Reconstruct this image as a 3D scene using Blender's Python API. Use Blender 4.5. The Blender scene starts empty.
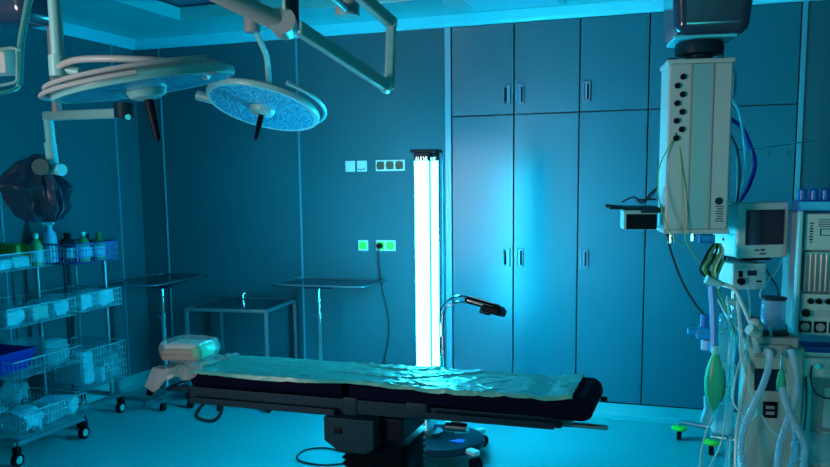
import bpy, bmesh, math, random
from mathutils import Vector, Matrix, noise
random.seed(7)
C = bpy.context.scene.collection
SC = bpy.context.scene
PI = math.pi
V = Vector

# ------------------------------------------------------------------ camera
YAW, PITCH, ROLL, PY, F = 0.33294, 0.12923, -0.01147, 287.87, 831.0
_right = V((math.cos(YAW), math.sin(YAW), 0))
_fwd = V((-math.sin(YAW)*math.cos(PITCH), math.cos(YAW)*math.cos(PITCH), -math.sin(PITCH)))
_up = _right.cross(_fwd)
CR = math.cos(ROLL)*_right + math.sin(ROLL)*_up
CU = -math.sin(ROLL)*_right + math.cos(ROLL)*_up
CF = _fwd
EYE = V((0, 0, 1.65))
cam_data = bpy.data.cameras.new('camera')
cam = bpy.data.objects.new('camera', cam_data)
C.objects.link(cam)
cam.matrix_world = Matrix(((CR.x, CU.x, -CF.x, EYE.x), (CR.y, CU.y, -CF.y, EYE.y), (CR.z, CU.z, -CF.z, EYE.z), (0, 0, 0, 1)))
cam_data.sensor_width = 36
cam_data.lens = 36*F/830
cam_data.shift_y = (PY-233.5)/830
cam_data.clip_start = 0.05
SC.camera = cam

def at(u, v, Z):
    return EYE + (CF + CR*((u-415)/F) - CU*((v-PY)/F))*Z
def onz(u, v, z):
    d = at(u, v, 1)-EYE
    return EYE + d*((z-1.65)/d.z)
def ony(u, v, y):
    d = at(u, v, 1)-EYE
    return EYE + d*(y/d.y)

# ------------------------------------------------------------------ light
world = bpy.data.worlds.new('world'); SC.world = world
world.use_nodes = True
bg = world.node_tree.nodes['Background']
bg.inputs[0].default_value = (0.0, 0.35, 0.5, 1)
bg.inputs[1].default_value = 0.05
SC.view_settings.view_transform = 'Standard'
SC.view_settings.look = 'None'
SC.view_settings.gamma = 1
SC.view_settings.use_curve_mapping = False
SC.view_settings.exposure = 0.0
UV_COL = (0.018, 0.67, 1.0)
UV_STRENGTH = 84.0

def area(name, loc, target, sx, sy, power, col):
    l = bpy.data.lights.new(name, 'AREA'); l.shape = 'RECTANGLE'; l.size = sx; l.size_y = sy
    l.energy = power; l.color = col
    o = bpy.data.objects.new(name, l); C.objects.link(o); o.location = loc
    o.rotation_euler = (V(target)-V(loc)).to_track_quat('-Z', 'Y').to_euler()
    return o
# added warm fill light behind the camera on the left; no doorway is built
area('warm_fill_light', (-3.6, -1.0, 1.5), (-1.95, 2.3, 1.9), 0.9, 1.9, 16.0, (1.0, 0.82, 0.80)).data.spread = math.radians(52)
# added teal fill light behind the camera; no lamp stands there
area('teal_fill_light', (1.6, -1.3, 1.5), (-1.0, 4.0, 1.0), 0.3, 1.4, 27.0, (0.05, 0.85, 0.85))

# ------------------------------------------------------------------ materials
MC = {}
def mat(name, col, rough=0.5, metal=0.0, bump=0.0, scale=40.0, var=0.0, alpha=1.0, trans=0.0, emit=None, strength=0.0, coat=0.0, spec=0.5, kind='noise'):
    if name in MC: return MC[name]
    m = bpy.data.materials.new(name); m.use_nodes = True
    nt = m.node_tree; b = nt.nodes['Principled BSDF']
    b.inputs['Base Color'].default_value = (*col, 1)
    b.inputs['Roughness'].default_value = rough
    b.inputs['Metallic'].default_value = metal
    b.inputs['Alpha'].default_value = alpha
    b.inputs['Transmission Weight'].default_value = trans
    b.inputs['Coat Weight'].default_value = coat
    b.inputs['Coat Roughness'].default_value = 0.15
    b.inputs['Specular IOR Level'].default_value = spec
    if emit:
        b.inputs['Emission Color'].default_value = (*emit, 1)
        b.inputs['Emission Strength'].default_value = strength
    tc = nt.nodes.new('ShaderNodeTexCoord')
    if bump or var:
        if kind == 'noise':
            n = nt.nodes.new('ShaderNodeTexNoise'); n.inputs['Scale'].default_value = scale; n.inputs['Detail'].default_value = 4
            out = n.outputs[0]
        elif kind == 'crease':
            n = nt.nodes.new('ShaderNodeTexVoronoi'); n.feature = 'DISTANCE_TO_EDGE'; n.inputs['Scale'].default_value = scale
            out = n.outputs['Distance']
        elif kind == 'cells':
            n = nt.nodes.new('ShaderNodeTexVoronoi'); n.inputs['Scale'].default_value = scale
            out = n.outputs['Distance']
        nt.links.new(tc.outputs['Object'], n.inputs['Vector'])
        if bump:
            bp = nt.nodes.new('ShaderNodeBump'); bp.inputs['Strength'].default_value = bump; bp.inputs['Distance'].default_value = 0.01
            nt.links.new(out, bp.inputs['Height']); nt.links.new(bp.outputs[0], b.inputs['Normal'])
        if var:
            mx = nt.nodes.new('ShaderNodeMix'); mx.data_type = 'RGBA'
            mx.inputs['A'].default_value = (*[c*(1-var) for c in col], 1)
            mx.inputs['B'].default_value = (*[min(1, c*(1+var)) for c in col], 1)
            nt.links.new(out, mx.inputs['Factor']); nt.links.new(mx.outputs['Result'], b.inputs['Base Color'])
    MC[name] = m
    return m

WALL = mat('painted_wall_panel', (0.004, 0.115, 0.145), 0.5, spec=0.25, var=0.06, scale=2.0, bump=0.02)
DOOR = mat('cabinet_laminate', (0.003, 0.135, 0.18), 0.30, var=0.05, scale=3.0, spec=0.28)
HAND = mat('handle_grey_blue', (0.03, 0.22, 0.32), 0.4)
GAP = mat('dark_gap', (0.01, 0.04, 0.06), 0.8)
FLOORM = mat('vinyl_floor', (0.015, 0.46, 0.50), 0.3, var=0.08, scale=30, bump=0.02)
CEILM = mat('ceiling_panel', (0.03, 0.60, 0.66), 0.2)
CEILD = mat('laminar_ceiling_panel', (0.01, 0.10, 0.16), 0.35)
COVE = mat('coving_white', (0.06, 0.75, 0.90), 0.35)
TRIM = mat('brushed_trim', (0.03, 0.34, 0.44), 0.35, metal=0.1)
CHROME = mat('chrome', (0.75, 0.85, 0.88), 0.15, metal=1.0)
STEEL = mat('stainless_steel', (0.16, 0.36, 0.42), 0.32, metal=0.8, bump=0.03, scale=80)
DSTEEL = mat('dark_steel', (0.004, 0.032, 0.052), 0.45, metal=0.1, spec=0.12)
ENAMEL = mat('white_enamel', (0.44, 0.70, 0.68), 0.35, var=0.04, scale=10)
GREYE = mat('grey_enamel', (0.30, 0.37, 0.38), 0.40, var=0.05, scale=10)
TEALE = mat('pale_teal_enamel', (0.18, 0.50, 0.52), 0.35)
BLACK = mat('black_plastic', (0.002, 0.006, 0.010), 0.45, spec=0.08)
RUBBER = mat('black_vinyl_pad', (0.0008, 0.003, 0.016), 0.7, spec=0.04, bump=0.08, scale=25)
BELLOW = mat('bellows_rubber', (0.002, 0.009, 0.015), 0.5, spec=0.08)
DRAPE = mat('teal_plastic_drape', (0.07, 0.50, 0.43), 0.34, var=0.12, scale=13, bump=0.55, coat=0.35, kind='crease')
CLEAR = mat('clear_plastic', (0.15, 0.75, 0.85), 0.15, alpha=0.35, bump=0.4, scale=45, coat=0.4)
FILM = mat('crinkled_clear_film', (0.65, 0.80, 0.80), 0.15, alpha=0.22, bump=0.7, scale=22, kind='crease', coat=0.8)
WIRE = mat('wire_coating', (0.25, 0.55, 0.62), 0.35, metal=0.4)
GLASSD = mat('dark_screen', (0.01, 0.03, 0.06), 0.12)
BAG = mat('dark_plastic_bag', (0.012, 0.07, 0.13), 0.32, spec=0.3, bump=0.8, scale=9, kind='crease')
LEN = mat('lamp_lens', (0.04, 0.46, 1.0), 0.22, bump=1.0, scale=60, kind='cells', var=0.6, metal=0.0, coat=0.6)
GREEN = mat('green_plastic', (0.02, 0.26, 0.06), 0.4)
SOCKG = mat('green_socket_insert', (0.05, 0.85, 0.08), 0.4)
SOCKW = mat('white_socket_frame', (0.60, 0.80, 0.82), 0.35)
BAGG = mat('green_rubber_bag', (0.03, 0.60, 0.32), 0.35, bump=0.1, scale=30)
HOSEB = mat('blue_tubing', (0.0, 0.40, 0.85), 0.3)
HOSEC = mat('clear_hose', (0.45, 0.85, 1.0), 0.2, alpha=0.7)
TUBEC = mat('thin_clear_tube', (0.55, 0.80, 0.75), 0.2, alpha=0.75)
NAVY = mat('navy_plastic', (0.0, 0.02, 0.30), 0.35)
BLUEP = mat('blue_plastic', (0.0, 0.20, 0.60), 0.3)
YELLOW = mat('yellow_plastic', (0.55, 0.50, 0.08), 0.4)
LIME = mat('lime_plastic', (0.10, 0.85, 0.05), 0.4)
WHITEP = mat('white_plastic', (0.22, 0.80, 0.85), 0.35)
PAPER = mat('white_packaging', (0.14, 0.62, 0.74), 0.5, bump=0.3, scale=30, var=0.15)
OLIVE = mat('olive_green_box', (0.10, 0.30, 0.03), 0.5)
CABLE = mat('black_cable', (0.01, 0.015, 0.02), 0.5)
YCABLE = mat('green_cable', (0.10, 0.50, 0.08), 0.4)
LINEN = mat('pink_linen', (0.32, 0.24, 0.17), 0.8, bump=0.2, scale=60)
LINENG = mat('green_linen', (0.06, 0.48, 0.22), 0.8, bump=0.2, scale=60)
UVTUBE = mat('uv_tube_glass', (0.8, 0.8, 0.8), 0.4, emit=UV_COL, strength=UV_STRENGTH)
REFL = mat('lamp_reflector', (0.92, 0.92, 0.92), 0.35)
DRUM = mat('dark_glossy_drum', (0.025, 0.06, 0.11), 0.16, coat=0.4)
TRAYS = mat('polished_tray', (0.05, 0.14, 0.18), 0.15, metal=0.9)
UVGLOW = mat('blue_reflection_glow', (0.02, 0.1, 0.5), 0.3, emit=(0.0, 0.1, 1.0), strength=0.6)

# ------------------------------------------------------------------ mesh building
class MB:
    def __init__(s): s.bm = bmesh.new()
    def _add(s, other, M=None):
        me = bpy.data.meshes.new('tmp'); other.to_mesh(me); other.free()
        if M: me.transform(M)
        s.bm.from_mesh(me); bpy.data.meshes.remove(me)
    def box(s, c, d, bev=0.0, seg=2, M=None):
        b = bmesh.new(); bmesh.ops.create_cube(b, size=1)
        bmesh.ops.scale(b, vec=d, verts=b.verts)
        if bev > 0: bmesh.ops.bevel(b, geom=b.edges[:], offset=min(bev, min(d)*0.49), segments=seg, affect='EDGES', profile=0.5)
        bmesh.ops.translate(b, vec=c, verts=b.verts)
        s._add(b, M); return s
    def tube(s, pts, r, n=10, closed=False, r2=None, cap=True):
        pts = [V(p) for p in pts]; N = len(pts)
        if isinstance(r, (int, float)):
            rr = [r + ((r2-r)*i/(N-1) if r2 is not None else 0) for i in range(N)]
        else: rr = r
        up = None; rings = []
        for i, p in enumerate(pts):
            a = pts[(i-1) % N] if (closed or i > 0) else p
            b = pts[(i+1) % N] if (closed or i < N-1) else p
            t = (b-a).normalized() if (b-a).length > 1e-9 else V((0, 0, 1))
            if up is None:
                up = t.orthogonal().normalized()
            else:
                up = (up - t*up.dot(t))
                up = up.normalized() if up.length > 1e-6 else t.orthogonal().normalized()
            w = t.cross(up)
            rings.append([s.bm.verts.new(p + (up*math.cos(2*PI*k/n) + w*math.sin(2*PI*k/n))*rr[i]) for k in range(n)])
        for i in range(N if closed else N-1):
            A, B = rings[i], rings[(i+1) % N]
            for k in range(n): s.bm.faces.new((A[k], A[(k+1) % n], B[(k+1) % n], B[k]))
        if cap and not closed:
            s.bm.faces.new(rings[0][::-1]); s.bm.faces.new(rings[-1])
        return s
    def cyl(s, p0, p1, r, n=20, r2=None): return s.tube([p0, p1], r, n, r2=r2)
    def lathe(s, prof, c=(0, 0, 0), n=32, M=None, sx=1, sy=1):
        b = bmesh.new(); rings = []
        for (r, z) in prof:
            rings.append([b.verts.new((r*math.cos(2*PI*k/n)*sx, r*math.sin(2*PI*k/n)*sy, z)) for k in range(n)])
        for i in range(len(rings)-1):
            for k in range(n): b.faces.new((rings[i][k], rings[i][(k+1) % n], rings[i+1][(k+1) % n], rings[i+1][k]))
        b.faces.new(rings[0][::-1]); b.faces.new(rings[-1])
        bmesh.ops.remove_doubles(b, verts=b.verts, dist=1e-6)
        bmesh.ops.translate(b, vec=c, verts=b.verts)
        s._add(b, M); return s
    def prism(s, outline, z0, z1, bev=0.0, M=None):
        b = bmesh.new()
        A = [b.verts.new((x, y, z0)) for x, y in outline]; B = [b.verts.new((x, y, z1)) for x, y in outline]
        n = len(A)
        b.faces.new(A[::-1]); b.faces.new(B)
        for k in range(n): b.faces.new((A[k], A[(k+1) % n], B[(k+1) % n], B[k]))
        if bev: bmesh.ops.bevel(b, geom=b.edges[:], offset=bev, segments=2, affect='EDGES', profile=0.5)
        s._add(b, M); return s
    def ball(s, c, r, sc=(1, 1, 1), M=None, jit=0.0, sub=3, seed=0):
        b = bmesh.new(); bmesh.ops.create_icosphere(b, subdivisions=sub, radius=1)
        for v in b.verts:
            k = 1 + jit*noise.noise(v.co*2.2 + V((seed*3.1, seed, 0)))
            v.co = V((v.co.x*sc[0]*r*k, v.co.y*sc[1]*r*k, v.co.z*sc[2]*r*k))
        bmesh.ops.translate(b, vec=c, verts=b.verts)
        s._add(b, M); return s
    def grid(s, fn, nu, nv, thick=0.0):
        vs = [[s.bm.verts.new(fn(i/nu, j/nv)) for j in range(nv+1)] for i in range(nu+1)]
        fs = []
        for i in range(nu):
            for j in range(nv): fs.append(s.bm.faces.new((vs[i][j], vs[i+1][j], vs[i+1][j+1], vs[i][j+1])))
        if thick:
            bmesh.ops.solidify(s.bm, geom=fs, thickness=thick)
        return s
    def build(s, name, m, parent=None, world=True, props=None, smooth=True, loc=None):
        bmesh.ops.recalc_face_normals(s.bm, faces=s.bm.faces)
        if smooth:
            for f in s.bm.faces: f.smooth = True
            for e in s.bm.edges:
                if len(e.link_faces) == 2 and e.calc_face_angle(0) > 0.62: e.smooth = False
        me = bpy.data.meshes.new(name); s.bm.to_mesh(me); s.bm.free()
        o = bpy.data.objects.new(name, me); C.objects.link(o); me.materials.append(m)
        if smooth and len(me.vertices) < 6000:
            wn = o.modifiers.new('weighted_normal', 'WEIGHTED_NORMAL'); wn.keep_sharp = True; wn.weight = 80
        if parent is not None:
            o.parent = parent
            if world and parent.parent is None:
                o.matrix_parent_inverse = parent.matrix_basis.inverted()
        if props:
            for k, v in props.items(): o[k] = v
        if loc is not None: o.location = loc
        return o

def thing(name, label, cat, loc=(0, 0, 0), rz=0.0, group=None, M=None):
    o = bpy.data.objects.new(name, None); C.objects.link(o)
    o.empty_display_size = 0.05
    if M is not None: o.matrix_basis = M
    else:
        o.location = loc; o.rotation_euler = (0, 0, rz)
    # matrix_basis follows loc/rot immediately
    o['label'] = label; o['category'] = cat
    if group: o['group'] = group
    return o
def tag(o, label, cat, group=None):
    o['label'] = label; o['category'] = cat
    if group: o['group'] = group
    return o
def struct(o):
    o['kind'] = 'structure'; return o
def dup(root, label, M, group=None):
    r = root.copy(); C.objects.link(r); r.matrix_basis = M; r['label'] = label
    if group: r['group'] = group
    for ch in list(root.children):
        c = ch.copy(); C.objects.link(c); c.parent = r; c.matrix_parent_inverse = ch.matrix_parent_inverse.copy()
        for g in list(ch.children):
            d = g.copy(); C.objects.link(d); d.parent = c; d.matrix_parent_inverse = g.matrix_parent_inverse.copy()
    return r
def smoothpath(pts, n=8):
    pts = [V(p) for p in pts]; out = []
    P = [2*pts[0]-pts[1]] + pts + [2*pts[-1]-pts[-2]]
    for i in range(1, len(P)-2):
        for k in range(n):
            t = k/n; a, b, c, d = P[i-1], P[i], P[i+1], P[i+2]
            out.append(0.5*((2*b) + (c-a)*t + (2*a-5*b+4*c-d)*t*t + (3*b-a-3*c+d)*t**3))
    out.append(pts[-1]); return out
def hose(pts, r, amp=0.12, pitch=0.008):
    p = smoothpath(pts, 10); L = [0]
    for a, b in zip(p, p[1:]): L.append(L[-1]+(b-a).length)
    n = max(8, int(L[-1]/(pitch/2))); out = []; rr = []; j = 0
    for i in range(n+1):
        d = L[-1]*i/n
        while j < len(L)-2 and L[j+1] < d: j += 1
        t = (d-L[j])/max(1e-9, L[j+1]-L[j]); out.append(p[j].lerp(p[j+1], t)); rr.append(r*(1+(amp if i % 2 else -amp)))
    return out, rr
def Rz(a): return Matrix.Rotation(a, 4, 'Z')
def T(*v): return Matrix.Translation(V(v[0]) if len(v) == 1 else V(v))
def path(*uvz, n=8): return smoothpath([at(*p) for p in uvz], n)

# ================================================================== SETTING
D, L, RX, FY, ZC, ZT = 5.743, -4.343, 3.2, -1.9, 2.703, 2.77
struct(MB().box(((L+RX)/2, (D+FY)/2, -0.05), (RX-L+0.2, D-FY+0.2, 0.1)).build('floor', FLOORM))
struct(MB().box(((L-1.70)/2, D+0.05, 1.4), (-1.70-L, 0.1, 2.8)).build('wall_back', WALL))
struct(MB().box((( 0.548+RX)/2, D+0.05, 1.4), (RX-0.548, 0.1, 2.8)).build('wall_back', WALL))
struct(MB().box((-0.576, D+0.42, 1.4), (2.248, 0.04, 2.8)).build('wall_back', WALL))
struct(MB().box((L-0.05, (D+FY)/2, 1.4), (0.1, D-FY, 2.8)).build('wall_left', WALL))
struct(MB().box((RX+0.05, (D+FY)/2, 1.4), (0.1, D-FY, 2.8)).build('wall_right', WALL))
struct(MB().box(((L+RX)/2, FY-0.05, 1.4), (RX-L, 0.1, 2.8)).build('wall_front', WALL))
# ceiling: flat glossy border, recessed darker laminar-flow field
RL, RB, RR, RF = -3.46, 5.09, 1.6, 0.6
b = MB()
b.box(((L+RL)/2, (D+FY)/2, ZT+0.04), (RL-L, D-FY, 0.08))
b.box(((RR+RX)/2, (D+FY)/2, ZT+0.04), (RX-RR, D-FY, 0.08))
b.box(((RL+RR)/2, (D+RB)/2, ZT+0.04), (RR-RL, D-RB, 0.08))
b.box(((RL+RR)/2, (RF+FY)/2, ZT+0.04), (RR-RL, RF-FY, 0.08))
struct(b.build('ceiling', CEILM))
b = MB()
for k in range(4):
    x0 = RL + (RR-RL)*k/4
    for j in range(3):
        y0 = RF + (RB-RF)*j/3
        b.box((x0+(RR-RL)/8, y0+(RB-RF)/6, ZT+0.10), ((RR-RL)/4-0.012, (RB-RF)/3-0.012, 0.03))
b.box(((RL+RR)/2, (RB+RF)/2, ZT+0.13), (RR-RL+0.1, RB-RF+0.1, 0.02))
struct(b.build('ceiling', CEILD))
b = MB()
for (c, d) in (((RL, (RB+RF)/2), (0.05, RB-RF)), ((RR, (RB+RF)/2), (0.05, RB-RF)), (((RL+RR)/2, RB), (RR-RL+0.05, 0.05)), (((RL+RR)/2, RF), (RR-RL+0.05, 0.05))):
    b.box((c[0], c[1], ZT+0.03), (d[0], d[1], 0.085), 0.004)
struct(b.build('trim_1', CEILM))
# coving
def coving(x0, y0, x1, y1, nx, ny, nm):
    m = MB(); bm = m.bm
    prof = [(0, ZC), (0.02, ZC), (0.035, ZC+0.02), (0.075, ZT-0.012), (0.09, ZT), (0, ZT)]
    A = [bm.verts.new((x0+nx*o, y0+ny*o, z)) for o, z in prof]; B = [bm.verts.new((x1+nx*o, y1+ny*o, z)) for o, z in prof]
    n = len(A); bm.faces.new(A); bm.faces.new(B[::-1])
    for k in range(n): bm.faces.new((A[k], A[(k+1) % n], B[(k+1) % n], B[k]))
    struct(m.build(nm, COVE, smooth=False))
coving(L, D, RX, D, 0, -1, 'trim_2'); coving(L, FY, L, D, 1, 0, 'trim_3')
coving(RX, FY, RX, D, -1, 0, 'trim_4'); coving(L, FY, RX, FY, 0, 1, 'trim_5')
# sanitary skirting that curves up the wall
def skirt(x0, y0, x1, y1, nx, ny, nm, h=0.10):
    m = MB(); bm = m.bm
    prof = [(-0.002, h), (0.006, h), (0.008, 0.05), (0.02, 0.02), (0.05, 0.003), (0.05, 0), (-0.002, 0)]
    A = [bm.verts.new((x0+nx*o, y0+ny*o, z)) for o, z in prof]; B = [bm.verts.new((x1+nx*o, y1+ny*o, z)) for o, z in prof]
    n = len(A); bm.faces.new(A); bm.faces.new(B[::-1])
    for k in range(n): bm.faces.new((A[k], A[(k+1) % n], B[(k+1) % n], B[k]))
    struct(m.build(nm, FLOORM))
skirt(L, D, RX, D, 0, -1, 'baseboard_back'); skirt(L, FY, L, D, 1, 0, 'baseboard_left')
skirt(RX, FY, RX, D, -1, 0, 'baseboard_right'); skirt(L, FY, RX, FY, 0, 1, 'baseboard_front')
# vertical metal joint strips
for i, x in enumerate((-4.11, -2.90, -1.722, 0.557)):
    w = 0.045 if i == 2 else (0.030 if i == 3 else 0.014)
    struct(MB().box((x, D-0.004, (ZC+0.1)/2), (w, 0.012, ZC-0.1), 0.003).build('trim_%d' % (6+i), TRIM))
for i, y in enumerate((1.8, 4.28, 5.46)):
    struct(MB().box((L+0.004, y, (ZC+0.1)/2), (0.012, 0.014, ZC-0.1), 0.003).build('trim_%d' % (10+i), TRIM))

# built-in wall cabinets
SEAM = 2.09; X0 = -1.697; W = 0.447
def cabinet(x0, nd, label, hand):
    t = thing('wall_cabinet', label, 'cabinet', (x0+nd*W/2, D, 0), group='built-in cabinets along the back wall')
    m = MB()
    w = nd*W
    m.box((x0+w/2, D+0.375, 1.40), (w-0.004, 0.02, 2.58)); m.box((x0+w/2, D+0.20, 0.105), (w-0.004, 0.34, 0.01)); m.box((x0+w/2, D+0.20, SEAM), (w-0.004, 0.34, 0.012))
    m.box((x0+w/2, D+0.20, 2.698), (w-0.004, 0.34, 0.01))
    for k in (0.008, w-0.008): m.box((x0+k, D+0.2, 1.40), (0.012, 0.35, 2.58))
    m.build('carcass', GAP, t)
    for k in range(nd):
        xa = x0+k*W
        for (z0, z1, zh) in ((0.108, SEAM-0.004, 1.10), (SEAM+0.004, ZC-0.002, 2.222)):
            dr = MB().box((xa+W/2, D+0.012, (z0+z1)/2), (W-0.009, 0.022, z1-z0), 0.002).build('door', DOOR, t)
            side = hand[k]
            hx = xa+W-0.048 if side > 0 else xa+0.048
            h = MB()
            h.box((hx-0.021, D-0.006, zh), (0.007, 0.016, 0.128), 0.002); h.box((hx+0.021, D-0.006, zh), (0.007, 0.016, 0.128), 0.002)
            h.box((hx, D-0.006, zh+0.062), (0.049, 0.016, 0.007), 0.002); h.box((hx, D-0.006, zh-0.062), (0.049, 0.016, 0.007), 0.002)
            h.box((hx, D-0.001, zh), (0.036, 0.004, 0.118))
            hd = h.build('handle', HAND, dr)
            hb = MB().box((hx-0.008*side, D-0.012, zh), (0.010, 0.012, 0.10), 0.003).build('handle_grip', BLACK, dr)
cabinet(X0, 2, 'blue built-in cabinet of two paired doors nearest the glowing lamp', (1, -1))
cabinet(X0+2*W, 1, 'blue built-in single-width cabinet between the pair beside the lamp and the hanging column', (-1,))
cabinet(X0+3*W, 2, 'blue built-in cabinet of paired doors behind the hanging supply column', (1, -1))

# flush ceiling lamp panel over the cabinets
t = thing('ceiling_light', 'unlit flush rectangular ceiling light above the cabinets at the back', 'ceiling light', (-1.18, 5.36, ZT))
MB().box((-1.18, 5.33, ZT-0.004), (0.62, 0.52, 0.008), 0.003).build('frame', CEILM, t)
MB().box((-1.18, 5.33, ZT-0.009), (0.56, 0.46, 0.006), 0.002).build('diffuser', COVE, t)

# ------------------------------------------------------------------ sockets
def plate(m, x, z, w=0.078, h=0.080): m.box((x, D-0.005, z), (w, 0.010, h), 0.004)
for i, (x, lab) in enumerate(((-2.482, 'plain white light switch, left of the two high on the back wall'), (-2.388, 'white wall switch with a pull cord, beside the dark triple socket'))):
    t = thing('light_switch', lab, 'switch', (x, D, 1.755), group='switches high on the back wall')
    m = MB(); plate(m, x, 1.755); m.build('frame', SOCKW, t)
    MB().box((x, D-0.012, 1.755), (0.055, 0.008, 0.055), 0.003).build('rocker', SOCKW, t)
    if i: MB().tube([(x-0.03, D-0.018, 1.735), (x, D-0.02, 1.728), (x+0.03, D-0.018, 1.737)], 0.003, 6).build('cord', CABLE, t)
def socket(name, lab, xs, z, ins, insmat):
    t = thing(name, lab, 'socket', (sum(xs)/len(xs), D, z))
    m = MB(); xc = (xs[0]+xs[-1])/2
    m.box((xc, D-0.005, z), (xs[-1]-xs[0]+0.08, 0.010, 0.080), 0.004); m.build('frame', SOCKW, t)
    for x in xs:
        q = MB(); q.lathe([(0.004, 0), (0.023, 0), (0.023, 0.004), (0.027, 0.008), (0.030, 0.008), (0.030, 0.0)], n=24, M=T(x, D-0.010, z) @ Matrix.Rotation(PI/2, 4, 'X'))
        q.box((x, D-0.012, z), (0.056, 0.004, 0.056), 0.002)
        o = q.build('socket_insert', insmat, t)
        MB().box((x-0.010, D-0.0155, z), (0.005, 0.003, 0.005)).box((x+0.010, D-0.0155, z), (0.005, 0.003, 0.005)).build('contact', BLACK, o)
    return t
DARKINS = mat('brown_socket_insert', (0.05, 0.07, 0.04), 0.4)
socket('power_socket', 'triple power socket with dark inserts high on the back wall', (-2.238, -2.165, -2.092), 1.757, 3, DARKINS)
socket('power_socket', 'single bright green power socket on the back wall', (-2.390,), 1.168, 1, SOCKG)
socket('power_socket', 'double bright green power socket with a black plug in it', (-2.248, -2.172), 1.170, 2, SOCKG)
t = thing('power_cable', 'black power cable plugged into the double green socket, hanging down the wall', 'cable', (-2.248, D-0.03, 0.0))
MB().cyl((-2.248, D-0.016, 1.17), (-2.248, D-0.055, 1.17), 0.020, 16).build('plug', BLACK, t)
MB().tube(smoothpath([(-2.248, D-0.05, 1.16), (-2.245, D-0.05, 1.05), (-2.235, D-0.025, 0.85), (-2.19, D-0.02, 0.62), (-2.20, D-0.02, 0.45), (-2.23, D-0.03, 0.25), (-2.15, D-0.08, 0.008), (-1.9, D-0.15, 0.008)], 8), 0.005, 8).build('cord', CABLE, t)

# ------------------------------------------------------------------ UV lamp tower
LX, LY = -1.51, 4.594
t = thing('uv_lamp', 'tall glowing white germicidal lamp tower on a round wheeled base', 'lamp', (LX, LY, 0))
BX, BY = -1.43, 4.60
MB().lathe([(0.0, 0.075), (0.235, 0.075), (0.25, 0.085), (0.255, 0.11), (0.25, 0.125), (0.22, 0.135), (0.10, 0.145), (0.0, 0.145)], (BX, BY, 0), 48).build('base', DSTEEL, t)
MB().box((BX+0.10, BY-0.09, 0.139), (0.12, 0.05, 0.006), 0.002, M=None).build('blue_reflection', UVGLOW, t)  # emissive slab that paints the blue reflection on the lamp base
for a in (-35, 55, 145, 235):
    ca, sa = math.cos(math.radians(a)), math.sin(math.radians(a))
    cx, cy = BX+0.31*ca, BY+0.31*sa
    m = MB(); m.box((0.27, 0, 0.105), (0.11, 0.05, 0.03), 0.008, M=T(BX, BY, 0) @ Rz(math.radians(a)))
    arm = m.build('caster', ENAMEL, t)
    MB().cyl((cx-sa*0.022, cy+ca*0.022, 0.040), (cx+sa*0.022, cy-ca*0.022, 0.040), 0.038, 20).build('wheel', BLACK, arm)
MB().lathe([(0, 0.145), (0.085, 0.145), (0.085, 0.16), (0.05, 0.17), (0.045, 0.42), (0.07, 0.43), (0.07, 0.45), (0, 0.45)], (LX, LY, 0), 28).build('pole', CHROME, t)
MB().box((LX, LY, 0.47), (0.16, 0.14, 0.04), 0.01).build('lower_cap', DSTEEL, t)
MB().box((LX, LY, 1.812), (0.158, 0.13, 0.020), 0.006).box((LX, LY, 1.79), (0.125, 0.10, 0.03), 0.004).build('top_cap', DSTEEL, t)
MB().box((LX, LY+0.02, 1.13), (0.06, 0.03, 1.30), 0.004).build('reflector', REFL, t)
for (dx, dy) in ((-0.040, -0.045), (-0.010, -0.055), (0.020, -0.055), (0.062, -0.03), (0.052, 0.022), (-0.050, 0.022), (-0.030, 0.065), (0.025, 0.065)):
    m = MB(); m.cyl((LX+dx, LY+dy, 0.50), (LX+dx, LY+dy, 1.755), 0.0165, 12)
    tb = m.build('tube', UVTUBE, t)
    MB().cyl((LX+dx, LY+dy, 0.485), (LX+dx, LY+dy, 0.50), 0.017, 12).build('socket_end', CHROME, tb)
    MB().cyl((LX+dx, LY+dy, 1.755), (LX+dx, LY+dy, 1.78), 0.017, 12).build('socket_end', CHROME, tb)
for (dx, dy, rr) in ((0.041, -0.066, 0.006), (0.084, -0.035, 0.004), (-0.066, 0.04, 0.003), (0.078, 0.06, 0.003)):
    MB().cyl((LX+dx, LY+dy, 0.48), (LX+dx, LY+dy, 1.81), rr, 8).build('guard_rod', DSTEEL, t)

# ================================================================== OPERATING TABLE
YF, YB = 3.18, 3.54
TZ = 0.788
t = thing('operating_table', 'long operating table with black pads on a dark bellows column', 'operating table', (-1.28, 3.42, 0))
def pad(x0, x1, sag=0.0):
    m = MB(); m.box(((x0+x1)/2, (YF+YB)/2, TZ-0.032), (x1-x0, YB-YF, 0.064), 0.022, 3)
    for v in m.bm.verts:
        v.co.z += 0.003*noise.noise(v.co*6)
    return m
pad(-2.20, -1.43).build('mattress', RUBBER, t)
# foot pad with rounded, slightly raised end
m = MB(); n = 14
out = []
prof = [(-1.41, TZ-0.064), (-1.41, TZ), (-0.65, TZ), (-0.47, TZ+0.014), (-0.41, TZ+0.014), (-0.385, TZ-0.005), (-0.375, TZ-0.04), (-0.385, TZ-0.068), (-0.415, TZ-0.082), (-0.49, TZ-0.080), (-0.67, TZ-0.066)]
m.prism([(x, -z) for x, z in prof], YF, YB, 0.010, M=Matrix(((1, 0, 0, 0), (0, 0, 1, 0), (0, -1, 0, 0), (0, 0, 0, 1))))
m.build('mattress', RUBBER, t)
MB().cyl((-0.372, 3.4, TZ-0.04), (-0.345, 3.4, TZ-0.04), 0.010, 10).build('end_knob', BLACK, t)
m = MB(); m.box((-1.65, 3.36, 0.690), (1.10, 0.34, 0.060), 0.006); m.box((-1.65, YF+0.006, 0.690), (1.10, 0.010, 0.062), 0.003)
m.build('frame', DSTEEL, t)
MB().box((-0.80, 3.36, 0.688), (0.60, 0.32, 0.044), 0.006).build('leg_frame', DSTEEL, t)
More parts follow.
